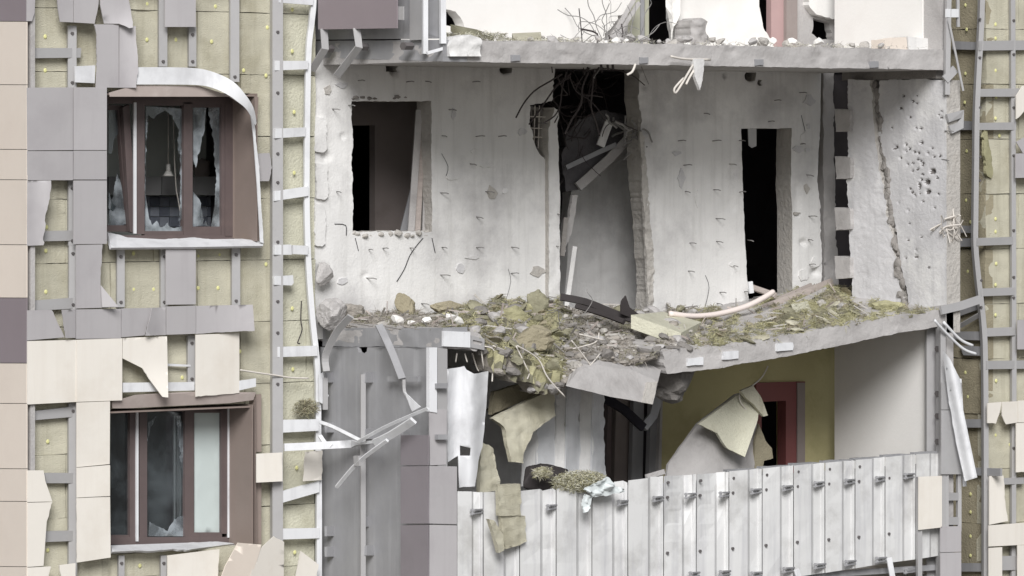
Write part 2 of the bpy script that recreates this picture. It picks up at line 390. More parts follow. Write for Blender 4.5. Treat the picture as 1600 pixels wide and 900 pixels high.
# yellow discs of the insulation anchors (one mesh shared)
vs = [(.019 * cos(a * pi / 5), 0, .022 * sin(a * pi / 5)) for a in range(10)] + [(.013 * cos(a * pi / 5), -.006, .013 * sin(a * pi / 5)) for a in range(10)]
dm = mk('anchor_disc', vs, [tuple(range(10, 20))] + [(i, (i + 1) % 10, 10 + (i + 1) % 10, 10 + i) for i in range(10)], M['disc'], FW)
def discs(parent, pts, mp, rot=None, first=[True]):
    for p in pts:
        if first[0] and parent is FW:
            dm.location = mp(*p) - WL[FW.name]; first[0] = False
        else: dup(dm, mp(*p), parent, rot)
discs(FW, [(71, 57), (71, 110), (230, 62), (230, 6), (331, 65), (337, 10), (418, 43), (457, 15), (457, 80), (73, 355), (72, 392), (72, 456), (178, 450), (209, 452), (240, 452), (209, 396), (310, 450), (341, 450),
           (310, 400), (343, 398), (416, 413), (457, 482), (375, 549), (75, 690), (464, 731), (461, 863), (458, 577), (219, 884), (275, 62), (416, 118), (381, 110), (75, 860), (285, 590), (460, 175), (460, 270)], mF(YI - .012))

# rails
vb = [(.016 * cos(a * pi / 3), y, .016 * sin(a * pi / 3)) for y in (0, -.02) for a in range(6)]
bolt = mk('bolt', vb, [tuple(range(6, 12))] + [(i, (i + 1) % 6, 6 + (i + 1) % 6, 6 + i) for i in range(6)], M['bolt'], FW); bolt.location = F(434, 50, YR - .004) - WL[FW.name]
def vrail(parent, x, y0, y1, wpx, Y=YR, m='galv', d=.05, x2=None, bolts=()):
    a, b = F(x, y0, Y), F(x if x2 is None else x2, y1, Y)
    channel('rail', [a, b], wpx / 118, d, M[m], parent)
    for p in bolts: dup(bolt, F(x + ((x2 or x) - x) * (p - y0) / (y1 - y0), p, Y - .004), parent)
def hrail(parent, pts, Y=YR, m='galv', d=.035, name='crossbar', rough=0):
    plate(name, pts, mF(Y), M[m], parent, th=(0, d, 0), rough=rough)
for a in ((46, 34, 137, 8), (113, 40, 137, 10), (255, -20, 104, 10), (301, 42, 104, 9), (367, -20, 128, 11), (113, 282, 384, 9), (114, 384, 484, 9), (189, 389, 480, 9), (257, 389, 480, 9), (369, 386, 478, 10), (46, 384, 484, 5),
          (300, 524, 600, 10), (114, 630, 900, 10), (46, 634, 735, 6), (190, 868, 930, 7), (256, 868, 930, 7)):
    vrail(FW, *a, bolts=(a[1] + 12, a[2] - 8))
vrail(FW, 404, 616, 706, 7, m='brown'); vrail(FW, 404, 753, 850, 7, m='brown')
vrail(FW, 434, -290, 935, 13, Y=YR - .03, m='galv', d=.08, bolts=(50, 145, 240, 285, 378, 471, 520, 600))
for p in ([(45, 75), (127, 75), (126, 90), (45, 91)], [(68, 361), (113, 360), (113, 376), (67, 377)], [(48, 470), (118, 465), (118, 482), (48, 486)], [(48, 643), (118, 635), (118, 651), (48, 657)], [(70, 739), (120, 739), (120, 755), (72, 755)],
          [(70, 830), (120, 829), (120, 845), (70, 847)]):
    hrail(FW, p)
hrail(FW, [(262, 568), (298, 570), (298, 573), (262, 572)], m='white')
for p in ([(430, 95), (482, 95), (481, 108), (430, 110)], [(430, 201), (478, 199), (477, 213), (430, 216)], [(429, 299), (482, 291), (482, 306), (429, 314)], [(429, 383), (455, 382), (456, 398), (429, 398)], [(458, 383), (482, 384), (481, 398), (458, 397)],
          [(428, 432), (458, 430), (459, 442), (456, 446), (429, 445)], [(434, 542), (496, 540), (496, 556), (434, 558)], [(440, 656), (498, 655), (498, 673), (440, 676)], [(440, 768), (499, 751), (499, 769), (440, 786)], [(440, 826), (499, 825), (499, 841), (440, 843)], [(436, -4), (490, -2), (489, 8), (436, 4)]):
    plate('crossbar', p, mF(YR - .04, a=random.uniform(-.0004, .0004), cx=450), M['white'], FW, th=(0, .03, 0))
# bent outer upright of the ladder
pts = smoothpath([F(x, y, YR - .02) for x, y in ((493, -280), (491, -25), (488, 30), (483, 75), (481, 160), (480, 240), (480, 330), (483, 420), (489, 500), (497, 580), (498, 680), (499, 780), (499, 930))], 4)
channel('rail', pts, .055, .05, M['white'], FW)
# cladding panels
PAN = []
def panel(parent, pts, m, Y=YP, rough=0, curl=None, name='cladding_panel', label=None, th=.012):
    xs = [p[0] for p in pts]; ys = [p[1] for p in pts]; cx, cy = sum(xs) / len(xs), sum(ys) / len(ys)
    a, b = random.gauss(0, .00012), random.gauss(0, .00012)
    mp = (lambda x, y: F(x, y, Y + a * (x - cx) + b * (y - cy) + curl(x, y))) if curl else mF(Y, a, b, cx, cy)
    o = plate(name, pts, mp, M[m], parent, th=(0, th, 0), rough=rough, seg=4, inner=12 if curl else 0, smooth=bool(curl))
    if label: o['label'] = label
    return o
def q(x0, y0, x1, y1, s=0): return [(x0, y0), (x1, y0 + s), (x1, y1 + s), (x0, y1)]
G = 'mauve'
for p in ([(42, -20), (56, -20), (54, 20), (50, 33), (42, 33)], [(88, -20), (114.5, -20), (114.5, 35), (94, 34), (91, 15)], [(115.5, -20), (155, -20), (154, 6, .6), (148, 37), (115.5, 35)],
          [(258, -20), (306, -20), (306, 42), (258, 42)], q(42.5, 137, 114, 235, -.5), q(115, 136.5, 167, 234.5), q(42.5, 236, 114, 281.5), q(115, 235.5, 167, 280.5), q(115, 282, 167, 381.5, -.5),
          q(119, 483.5, 189, 529.5, -1), q(259.5, 390, 306, 476, -.5), q(260, 479, 306, 523, -1.5)):
    panel(FW, p, G)
panel(FW, [(156, -20), (197, -20), (205, 18, 1), (208, 43, 1), (202, 44, 1), (186, 37), (163, 37), (157, 8)], G, curl=lambda x, y: -.10 * max(0, (y - 8) / 36) ** 2 * max(0, (x - 170) / 36))
panel(FW, [(147, 38), (185.5, 38), (185.5, 137), (150, 136.5), (152, 105, 1.5), (151, 60, 1.5)], G)
panel(FW, [(186.5, 39), (212, 41, 1.2), (216, 110, 1.2), (213, 137), (186.5, 137)], G, curl=lambda x, y: -.05 * max(0, (x - 190) / 25) ** 2)
panel(FW, [(116.5, 103.5), (149, 102), (148, 130), (117.5, 128.5)], 'white', Y=YP + .03)
panel(FW, [(42.5, 282.5), (80, 282, 1.5), (78, 310, 2), (70, 345, 2), (68, 383), (42.5, 384)], G, curl=lambda x, y: -.08 * max(0, (x - 55) / 25) ** 2)
panel(FW, [(119, 382.5), (160, 382, 1.2), (157, 440), (157, 447), (185, 480), (119, 482)], G)
panel(FW, [(158, 446), (185, 479), (160, 480)], G, Y=YP - .02, curl=lambda x, y: -.004 * (x - 158))
panel(FW, [(42.5, 485), (81, 484.5, 1), (101, 527), (42.5, 532)], G)
panel(FW, [(97, 484), (118, 483.5), (118, 528), (103, 528, 1)], G, curl=lambda x, y: -.05 * max(0, (118 - x) / 20))
panel(FW, [(190, 482), (238, 481, 1), (226, 524), (190, 527)], G); panel(FW, [(238, 481), (259, 480), (259, 523.5), (228, 524.5, 1)], G, curl=lambda x, y: -.06 * max(0, (250 - x) / 22))
panel(FW, [(306.5, 478), (395, 476), (398, 517, 1), (306.5, 522)], G, curl=lambda x, y: -.12 * ((x - 306) / 90) ** 2)
for p in ([(43, 533), (119, 531), (119, 628), (43, 632)], [(120, 531), (191, 528.5), (191, 625.5), (120, 628)], [(306, 523), (374, 520.5), (374, 614, .8), (306, 620)], [(120, 629), (172, 627), (171.5, 725), (120, 730)],
          [(120, 731), (172, 726.5), (172, 775), (120, 777.5)], [(120, 778.5), (172, 776), (173, 871), (120.5, 879, .8)], [(43, 735), (68, 735, 1), (71, 752), (82, 783.5), (43, 784.5)], [(43, 785.5), (82, 784.5, 1.5), (73, 815), (68, 884), (43, 886)],
          [(43, 887), (80, 885, 1), (74, 905), (50, 930), (43, 930)], [(93, 883), (118, 880), (118, 930), (99, 930, 1)], [(262, 868), (343, 858, .8), (338, 930), (262, 930)]):
    panel(FW, p, 'cream')
panel(FW, [(192, 528), (261, 525.5), (263, 621, .8), (254, 620), (233, 592, 1), (222, 575), (192, 560)], 'cream', curl=lambda x, y: -.10 * max(0, (y - 560) / 60) ** 2)
panel(FW, [(401, 709), (441.5, 707), (441.5, 752), (401, 754)], 'cream', Y=YP - .02)
panel(FW, [(477, 706), (504, 704, 1), (503, 750), (474, 752, 1)], 'cream', Y=YP - .03, curl=lambda x, y: .002 * (x - 477))
for p, m, lab in (([(372, 848), (409, 851, 1), (384, 930), (336, 930), (352, 885)], 'tan', 'torn panel pushed out under the lower window'), ([(382, 930), (402, 862), (428, 838, 1), (444, 847), (443, 930)], 'cream', 'bent cream panel with a pointed torn top')):
    panel(FW, p, m, Y=YP - .06, curl=lambda x, y: -.10 * ((920 - y) / 70), label=lab)
panel(FW, [(470, 861), (498, 882, 1), (490, 930), (457, 930)], 'cream', Y=YP - .05)
panel(FW, [(403, 240), (421, 239, 1.5), (425, 262, 1.5), (420, 283), (404, 283)], 'mauve', Y=YP + .05)
for p in (q(42.5, -140, 114, -24), q(115, -140, 190, -24), q(191, -140, 256, -24), q(307, -150, 380, -30)): panel(FW, p, G)
# panels on the end wall that turns the corner
EW = thing('end_wall', 'tan and dark mauve clad end wall at the far left corner of the building', 'wall', S(20, 900, XC))
ys = [(-280, -178, 'tan'), (-177, -76, 'tan'), (-75, 33, 'mauved'), (34, 132, 'tan'), (133, 233, 'tan'), (234, 280.5, 'tan'), (281.5, 382, 'tan'), (383, 465, 'tan'), (466, 567, 'mauved'), (568, 630, 'tan'), (631, 732, 'tan'), (733, 783, 'tan'), (784, 885, 'tan'), (886, 960, 'tan')]
for a, b, m in ys: plate('cladding_panel', [(-60, a - .5), (41.4, a), (41.4, b), (-60, b - .5)], mS(XC), M[m], EW, th=(.012, 0, 0))
box('concrete_wall', (XC + .06, YP + .03, ZLO), (XC + .11, 3.0, ZHI), M['concg'], EW)

# ------------------------------------------------------------------ the two windows of the left facade
YW = .22
def wbar(parent, x0, y0, x1, y1, Y=YW, d=.06, m='frame', name='frame_bar', x0b=None, x1b=None):
    return plate(name, [(x0, y0), (x1, y0), (x1 if x1b is None else x1b, y1), (x0 if x0b is None else x0b, y1)], mF(Y), M[m], parent, th=(0, d, 0))
def wframe(parent, x0, y0, x1, y1, wd, Y, d=.06, name='sash', m='frame', slant=0):
    h = [(x0 + wd, y0 + wd), (x1 - wd, y0 + wd), (x1 - wd + slant, y1 - wd), (x0 + wd + slant, y1 - wd)]
    return plate(name, [(x0, y0), (x1, y0), (x1 + slant, y1), (x0 + slant, y1)], mF(Y), M[m], parent, th=(0, d, 0), holes=[h])
def reveal(parent, k, l, r, t, b):
    x0, x1, z0, z1 = wins[k]
    box('reveal', (x1 - .012, YP + .03, z0 - .02), (x1, YW + .08, z1), M['brown'], parent)
    box('reveal', (x0, YP + .05, z0 - .02), (x0 + .012, YW + .08, z1), M['brown'], parent)
    box('soffit', (x0 + .013, YP + .06, z1 - .03), (x1 - .013, YW + .08, z1 - .015), M['brown'], parent)
# upper window
W1 = mk('window', *bargeo([F(140, 372, YW + .03), F(372, 372, YW + .03)], .05, .07), M['frame'], FW); W1['label'] = 'upper window with shattered glass and a tilted left sash'
WL[W1.name] = W1.location + WL[FW.name]
reveal(W1, 0, 168, 405, 146, 374)
wbar(W1, 140, 146, 372, 162); wbar(W1, 346, 162, 352, 369); wbar(W1, 352, 162, 369, 369, Y=YW - .01)
wbar(W1, 214, 162, 226, 366); wbar(W1, 287, 160, 301, 368); wbar(W1, 226, 160, 287, 165, Y=YW + .01); wbar(W1, 226, 361, 287, 368, Y=YW + .01); wbar(W1, 301, 160, 347, 168, Y=YW + .01); wbar(W1, 301, 354, 347, 368, Y=YW + .01)
wbar(W1, 209.5, 160, 213.5, 365, Y=YW - .02, m='white', d=.02); wbar(W1, 364.5, 150, 367, 372, Y=YW - .02, m='brown', d=.02)
plate('sash', [(155, 163), (192, 165), (207, 362), (150, 362)], mF(YW + .12, .001, 0, 190), M['frame'], W1, th=(0, .05, 0), holes=[[(158, 172), (184, 172), (198, 352), (156, 352)]])
plate('sash', [(192, 168), (202, 163), (214, 366), (203, 362)], mF(YW + .05), M['frame'], W1, th=(0, .05, 0))
sh = [[(200, 170), (228, 166), (262, 168), (286, 170), (286, 215, 2), (279, 240, 3), (280, 205, 2), (270, 182, 2), (258, 172, 2), (240, 186, 2), (231, 178, 2), (228, 230, 2), (227, 300)],
      [(227, 300), (233, 342, 2), (238, 352, 2), (245, 345, 2), (252, 355, 2), (262, 348, 2), (270, 356, 2), (286, 352), (286, 362), (227, 362)], [(287, 220), (287, 340), (279, 345, 2), (283, 290, 2), (281, 240, 2)],
      [(302, 168), (322, 168), (320, 195, 2), (313, 230, 2), (306, 262, 2), (302, 250)], [(302, 300), (312, 312, 2), (316, 330, 2), (318, 352), (302, 354)], [(346, 168), (346, 354), (330, 354), (336, 320, 2), (338, 270, 2), (334, 220, 2), (326, 180, 2), (326, 168)], [(318, 352), (322, 345, 1.5), (327, 354)],
      [(170, 352), (171, 330, 2), (178, 300, 2), (183, 270, 1.5), (190, 290, 1.5), (197, 350), (180, 355)], [(170, 172), (186, 172), (188, 200, 1.5), (180, 215, 2), (174, 240, 2), (170, 240)], [(170, 300), (176, 318, 1.5), (182, 322, 1.5), (176, 330), (170, 326)]]
for s in sh:
    s = [(max(p[0], 228) if i == 0 and s is sh[0] else p[0],) + tuple(p[1:]) for i, p in enumerate(s)]
    plate('glass_shard', s, mF(YW + .035 if s[0][0] > 215 else YW + .14), M['shard'], W1, th=(0, .006, 0), seg=3)
# its bent outer flashings
def arcsheet(name, pts_top, pts_bot, Ys, m, parent, n=5):
    a = smoothpath([F(x, y, Y) for (x, y), Y in zip(pts_top, Ys)], n); b = smoothpath([F(x, y, Y) for (x, y), Y in zip(pts_bot, Ys)], n)
    vs = a + b; k = len(a); o = [p + V((.004, .008, 0)) for p in vs]
    fs = [(i, i + 1, k + i + 1, k + i) for i in range(k - 1)]; nn = 2 * k
    fs2 = [tuple(i + nn for i in reversed(f)) for f in fs]
    side = [(i + 1, i, i + nn, i + 1 + nn) for i in range(k - 1)] + [(k + i, k + i + 1, k + i + 1 + nn, k + i + nn) for i in range(k - 1)] + [(0, k, k + nn, nn), (2 * k - 1, k - 1, k - 1 + nn, 2 * k - 1 + nn)]
    al = vs + o; dv = []; ds = []
    for f in side: ds.append(tuple(range(len(al) + len(dv), len(al) + len(dv) + 4))); dv += [al[i] for i in f]
    return mk(name, al + dv, fs + fs2 + ds, M[m], parent, smooth=[True] * len(fs) * 2 + [False] * len(ds))
fl = arcsheet('flashing', [(214, 105), (262, 105), (310, 107), (340, 115), (365, 128), (382, 146), (396, 168), (401, 192)], [(213, 132), (262, 132), (310, 133), (334, 138), (354, 147), (370, 158), (386, 172), (399, 196)],
              [YP - .03, YP - .03, YP - .05, YP - .12, YP - .19, YP - .22, YP - .2, YP - .12], 'white', W1); fl['label'] = 'white head flashing curled down at its right end'
plate('flashing', [(170, 145), (212, 133), (310, 134), (352, 147), (372, 160), (360, 151), (172, 151)], mF(YP - .01), M['flash'], W1, th=(0, .01, 0))
plate('reveal', [(368, 152), (390, 164), (398, 200), (403, 270), (409, 376), (372, 373)], lambda x, y: F(x, y, YW - (x - 366) / 43 * .44), M['brown'], W1, th=(.012, .004, 0))
plate('flashing', [(391, 172), (396, 180, .8), (405, 265, .8), (412, 380), (407, 378), (402, 290), (396, 210)], mF(YP - .03), M['white'], W1, th=(0, .012, 0))
plate('flashing', [(398, 150, 1), (404, 152), (402, 186), (399, 190)], mF(YP), M['brown'], W1, th=(0, .012, 0))
plate('sill', [(168, 363), (182, 366, 1), (200, 371), (255, 374, .8), (300, 371, 1), (330, 374), (378, 373), (412, 377), (411, 384), (300, 386), (174, 387)], lambda x, y: F(x, y, YW - .02 - .47 * min(1, max(0, (y - 362) / 20))), M['white'], W1, th=(0, .03, -.02), seg=4)
# lower window
W2 = mk('window', *bargeo([F(150, 845, YW + .03), F(366, 845, YW + .03)], .075, .07), M['frame'], FW); W2['label'] = 'lower window with dusty panes, pale blind in the right one'
WL[W2.name] = W2.location + WL[FW.name]
reveal(W2, 1, 172, 398, 632, 854)
wbar(W2, 140, 632, 368, 642); wbar(W2, 203, 640, 212, 842); wbar(W2, 218, 640, 230, 842); wbar(W2, 289, 640, 303, 842); wbar(W2, 346, 640, 356, 834, Y=YW - .005); wbar(W2, 359, 636, 367, 846); wbar(W2, 303, 832, 347, 842); wbar(W2, 303, 640, 347, 645); wbar(W2, 230, 640, 289, 643, Y=YW + .01)
wbar(W2, 213, 638, 216.5, 846, Y=YW - .02, m='white', d=.02); wbar(W2, 356.5, 634, 358.5, 840, Y=YW - .02, m='white', d=.02); wbar(W2, 150, 836, 218, 842, Y=YW + .01)
for a, b in ((150, 203), (230, 289)): plate('pane', q(a, 641, b, 838), mF(YW + .04), M['glass'], W2, th=(0, .006, 0))
plate('blind', q(304, 643, 343, 833), mF(YW + .03), mat('pale_blind', srgb(196, 206, 204), .9, .03, 1.5, .05, 20), W2, th=(0, .01, 0), inner=8, disp=lambda x, y: .003 * sin(x * .8))
for a, mm in ((272, 'white'), (277, 'galv'), (281, 'white')): wbar(W2, a, 650, a + 2.2, 838, Y=YW + .09, d=.02, m=mm, name='blind_rod')
for s in ([(232, 838), (234, 815, 2), (246, 822, 3), (262, 830, 2), (272, 812, 3), (286, 806, 2), (288, 838)], [(231, 690), (231, 660), (246, 650, 3), (236, 665, 2), (234, 680, 2)], [(288, 660), (288, 760), (282, 720, 3), (277, 680, 2), (276, 655, 2)]):
    plate('dust_film', s, mF(YW + .032), M['shard'], W2, th=(0, .004, 0), seg=3)
plate('flashing', [(175, 628), (212, 617), (300, 612), (400, 613), (396, 625), (358, 630), (200, 638), (176, 638)], lambda x, y: F(x, y, YP + .02 + .002 * max(0, y - 615)), M['flash'], W2, th=(0, .012, 0), inner=10)
plate('flashing', [(192, 598), (304, 597), (304, 610), (192, 613)], mF(YP + .035), M['white'], W2, th=(0, .012, 0))
plate('flashing', [(374, 595, 1), (400, 591), (400, 604), (374, 610)], mF(YP + .01), M['white'], W2, th=(0, .012, 0))
plate('reveal', [(368, 632), (398, 622), (400, 850), (368, 846)], lambda x, y: F(x, y, YW - (x - 367) / 33 * .42), M['brown'], W2, th=(.012, .004, 0))
plate('sill', [(173, 852), (290, 848, .8), (340, 846), (368, 849), (300, 858, 1), (176, 862)], lambda x, y: F(x, y, YW - .02 - .42 * min(1, max(0, (y - 847) / 12))), M['white'], W2, th=(0, .03, -.02), seg=4)

# the kitchen seen through the broken upper window
LP = thing('pendant_lamp', 'small white pendant lamp hanging on a thin cord inside the shattered window', 'lamp', F(263, 272, 1.0))
tube('cord', [F(263, 120, 1.0), F(263, 258, 1.0)], .006, M['wire'], LP)
z0 = F(263, 275, 1.0)
tube('lamp_holder', [z0 + V((0, 0, .12)), z0 + V((0, 0, .04))], .022, M['lamp'], LP, n=8, taper=1.1)
tube('lamp_shade', [z0 + V((0, 0, .05)), z0 + V((0, 0, .02)), z0], .028, M['lamp'], LP, n=12, taper=2.3)
tag(tube('cable', smoothpath([F(x, y, .9) for x, y in ((270, 140), (272, 230), (275, 290), (279, 315), (281, 330))]), .006, M['wire']), 'loose white cable dangling beside the pendant lamp behind the window', 'cable')
KC = thing('kitchen_unit', 'dark kitchen wall cupboards and tiled worktop back inside the shattered window', 'cupboard', F(270, 330, 1.4))
for a in (170, 212, 254, 296, 338): plate('cupboard_door', q(a, 276, a + 40, 305), mF(1.35), M['cup'], KC, th=(0, .35, 0))
for i in range(12):
    for j in range(3): plate('tile', q(175 + i * 15, 307 + j * 16, 189 + i * 15, 322 + j * 16), mF(1.62, 0, 0), M['tile'] if (i * 7 + j * 3) % 5 < 3 else M['tiled'], KC, th=(0, .03, 0))
struct(plate('kitchen_wall', q(60, 60, 470, 400), mF(1.7), M['kitchen'], th=(0, .05, 0)))
tag(mk('pan', *chunkgeo(F(318, 265, 1.45), .12, (1, .6, 1), 4, 2), M['ibrown'], smooth=True), 'round grey pot standing on top of the dark cupboards behind the right broken pane', 'pot')

# ================================================================== the shattered balconies
def stubs(parent, pts, mp, L=.10, m='rod', key=[None]):
    """short bent anchor rods left in the wall, one mesh shared"""
    if key[0] is None:
        key[0] = tube('anchor_rod', [V((0, .02, 0)), V((0, -L * .7, 0)), V((.004, -L, -.008))], .0055, M[m], parent, n=5)
        key.append(key[0].location.copy())
        key[0].location = mp(*pts[0][:2]) + V((0, -L / 2, 0)) - WL[parent.name]; pts = pts[1:]
    for p in pts:
        dup(key[0], mp(*p[:2]) + V((0, -L / 2, 0)), parent, (random.uniform(-.12, .1), 0, random.uniform(-.15, .3)), (1, random.uniform(.6, 1.25), 1))
def rods(name, n, gen, r, m, parent=None):
    return mk(name, *join([tubegeo(gen(i), r * random.uniform(.7, 1.3), 4) for i in range(n)]), M[m], parent)

# ---- slabs
US = thing('balcony_slab', 'long pale concrete balcony slab across the top with a chipped front edge', 'slab', F(1000, 90, YB))
zt, zb = Z1T, Z1B
def slabfront(px0, px1, ztop, zbot, parent, name, chip=1.6, depth=BD + .08, m='concg', rise=0.0, pts=None):
    if pts is None:
        n = 14; xs = [px0 + (px1 - px0) * i / n for i in range(n + 1)]
        top = [(x, PX(V((F(x, 0, YB).x, YB, ztop)))[1]) for x in xs]; bot = [(x, PX(V((F(x, 0, YB).x, YB, zbot)))[1]) for x in xs]
        pts = [(x, y, chip) for x, y in top[:-1]] + [(top[-1][0], top[-1][1], .4)] + [(x, y, .7) for x, y in bot[::-1][:-1]] + [(bot[0][0], bot[0][1], .2)]
    s = random.random() * 50
    return plate(name, pts, mF(YB), M[m], parent, th=(0, depth, rise), seg=4, inner=4, disp=lambda x, y: .012 * fbm(x / 26, y / 26, s, 4) - .05 * max(0, fbm(x / 34, y / 20, s + 5, 3) - .42))
slabfront(691, 1478, zt, zb, US, 'slab')
# joints and embedded plates along its edge
for x in (800, 1000, 1180, 1360): plate('weld_plate', [(x, 84 + (x - 700) * .018), (x + 13, 84 + (x - 700) * .018), (x + 13, 93 + (x - 700) * .018), (x, 94 + (x - 700) * .018)], mF(YB - .02), M['galvd'], US, th=(0, .03, 0), rough=.6)
MS = thing('balcony_slab', 'left stub of the collapsed middle balcony slab carrying pale rubble', 'slab', F(700, 530, YB))
slabfront(691, 742, Z2T, Z2B, MS, 'slab', pts=[(691, 512, .5), (742, 518, 2.5), (758, 532, 2.5), (744, 549, 2), (735, 546, 1), (691, 543, .3)])
plate('edge_angle', [(693, 517), (735, 519), (735, 543), (693, 541)], mF(YB - .035), M['white'], MS, th=(0, .03, 0)); plate('edge_angle', [(736, 524), (757, 529), (757, 547), (736, 543)], mF(YB - .02), M['galv'], MS, th=(0, .2, 0), holes=[[(739, 531), (754, 534), (754, 540), (739, 537)]])
SS = thing('sagging_slab', 'broken concrete balcony slab sagging down to the left under green rubble', 'slab', F(1250, 540, YB))
slabfront(0, 0, 0, 0, SS, 'slab', rise=.17, pts=[(1034, 549, 2), (1062, 545, 2), (1120, 541, 2), (1200, 530, 2), (1300, 511, 2), (1400, 494, 2), (1476, 485, .5), (1476, 509, 1), (1400, 521, 1.2), (1290, 545, 1.2), (1200, 562, 1.2), (1110, 577, 1), (1042, 584, 2)])
for i, (x, y) in enumerate(((1075, 566), (1130, 556), (1215, 543))): plate('weld_plate', q(x, y - 6, x + 24, y + 6, -2), mF(YB - .03), M['white'], SS, th=(0, .04, 0), rough=1.2)
CH = mk('broken_slab_piece', *join([chunkgeo(F(1052, 590, YB + .4), .3, (1.1, .8, .8), 41, 2)]), M['concd']); tag(CH, 'grey broken lump of concrete hanging below the tip of the sagging slab', 'rubble')
HP = plate('hanging_slab_piece', [(884, 603, 1.2), (902, 582, 1.5), (930, 570, 1.5), (985, 577, 1), (1028, 596, .4), (1020, 632, .3), (950, 619, .4)], lambda x, y: F(x, y, YB - .32 - .004 * (y - 600) + .001 * (x - 900)), M['concg'], th=(.25, .25, .10), seg=4, inner=5, disp=lambda x, y: .006 * fbm(x / 20, y / 20, 3, 4))
tag(HP, 'grey concrete slab fragment tilted down to the right below the rubble heap', 'slab fragment')
o = plate('broken_edge', [(1012, 598), (1028, 596), (1020, 632), (1005, 629)], lambda x, y: F(x, y, YB - .35 - .004 * (y - 600) + .001 * (x - 900)), M['rough'], HP, th=(0, .03, 0), rough=1.0, seg=3)

# ---- walls behind the balconies (one per storey)
pit = lambda P: (lambda x, y: sum(-d * max(0, 1 - ((x - a) ** 2 + (y - b) ** 2) / (r * r)) for a, b, r, d in P if abs(x - a) < r and abs(y - b) < r))
WLft = thing('balcony_wall', 'pale damaged concrete wall with an empty window hole and rows of anchor rods', 'wall', F(680, 480, 0))
PT = [(617, 110, 9, .10), (790, 108, 9, .10), (536, 213, 5, .03), (505, 425, 14, .05), (868, 338, 5, .03), (570, 430, 6, .02), (730, 130, 12, .02), (510, 245, 10, .03)]
pf = pit(PT)
plate('concrete_wall', [(491, 90), (870, 95, 2), (866, 130, 3), (862, 158, 2), (828, 164, 1.5), (829, 200, 3), (838, 232, 2), (852, 250, 2.5), (854, 310, .8), (856, 480), (856, 530), (491, 530)], mF(0), M['conc'], WLft, th=(0, .25, 0), seg=4, inner=4,
      holes=[[(550, 158, 1.5), (674, 158, .8), (675, 362, 3), (551, 362, 1.8)], [(603, 99), (624, 99), (624, 112), (603, 112)], [(783, 100), (800, 100), (799, 114), (784, 113)]], hrough=1.8, disp=lambda x, y: .004 * fbm(x / 60, y / 60, 1, 3) + .0015 * fbm(x / 9, y / 9, 2, 2) + pf(x, y), sidemat=M['rough'])
plate('pilaster', [(857, 200, 3), (866, 168, 2), (873, 172, 2), (871, 205, 1), (875, 300, .8), (875, 530), (858, 530)], mF(-.06), M['conc'], WLft, th=(0, .3, 0), seg=4, inner=5, disp=lambda x, y: .012 * fbm(x / 12, y / 20, 5, 4), sidemat=M['rough'])
plate('broken_edge', [(828, 166, 2), (852, 170, 3), (857, 215, 2), (850, 250, 2), (838, 225, 2)], mF(.12), M['concd'], WLft, th=(0, .1, 0), seg=3, inner=4, disp=lambda x, y: .03 * fbm(x / 8, y / 8, 5, 3), holes=[[(831, 172), (840, 173), (840, 215), (835, 214)]])
for y in (182, 200, 214): tube('reinforcement', [F(828, y, .05), F(858, y + 1, .05)], .006, M['wire'], WLft, n=4)
for x in (836, 843): tube('reinforcement', [F(x, 165, .06), F(x - 2, 232, .06)], .006, M['wire'], WLft, n=4)
# crack and chipped sill below the hole
mk('crack', *join([bargeo(smoothpath([F(x, y, -.004) for x, y in p], 3), .006, .008) for p in ([(661, 372), (650, 385), (640, 400), (632, 420), (620, 440)], [(555, 372), (560, 392)], [(523, 350), (540, 352), (541, 368)], [(675, 372), (680, 395)])]), M['black'], WLft)
mk('broken_sill', *join([chunkgeo(F(553 + i * 4.6, 366 + random.uniform(-3, 3), random.uniform(-.03, .1)), random.uniform(.02, .05), (1.3, 1, .8), i, 0) for i in range(27)]), M['rough'], WLft)
mk('broken_lintel', *join([chunkgeo(F(551 + i * 5, 153 + random.uniform(-2, 2), random.uniform(-.02, .05)), random.uniform(.015, .035), (1.6, 1, .8), i + 50, 0) for i in range(17)]), M['concd'], WLft)
for i, (a, b, c, d) in enumerate(((491, 182, 510, 238), (494, 255, 512, 312), (492, 318, 508, 385))):
    plate('plaster_patch', [(a, b), (c - 2, b + 2), (c, b + 8), (c + 1, d - 5), (c - 4, d), (a + 1, d - 2)], mF(-.035), M['conc'], WLft, th=(0, .05, 0), rough=1.5, seg=3)
stubs(WLft, [(545, 165), (520, 171), (690, 213), (745, 213), (780, 213), (735, 257), (845, 193), (690, 302), (745, 340), (864, 385), (690, 387), (745, 387), (800, 387), (575, 435), (690, 430), (800, 427), (575, 390), (640, 388), (636, 128), (665, 128), (740, 128), (560, 126), (865, 335), (702, 172), (598, 388), (760, 300), (660, 475), (525, 300)], mF(0))
MW = thing('balcony_wall', 'bright concrete wall pierced by a tall black doorway beside the broken gap', 'wall', F(1130, 480, 0))
PT2 = pit([(1173, 120, 8, .12), (1188, 128, 4, .06), (1132, 118, 4, .06), (1008, 136, 4, .04), (1255, 380, 6, .05), (1274, 425, 8, .05), (1142, 320, 14, .012)])
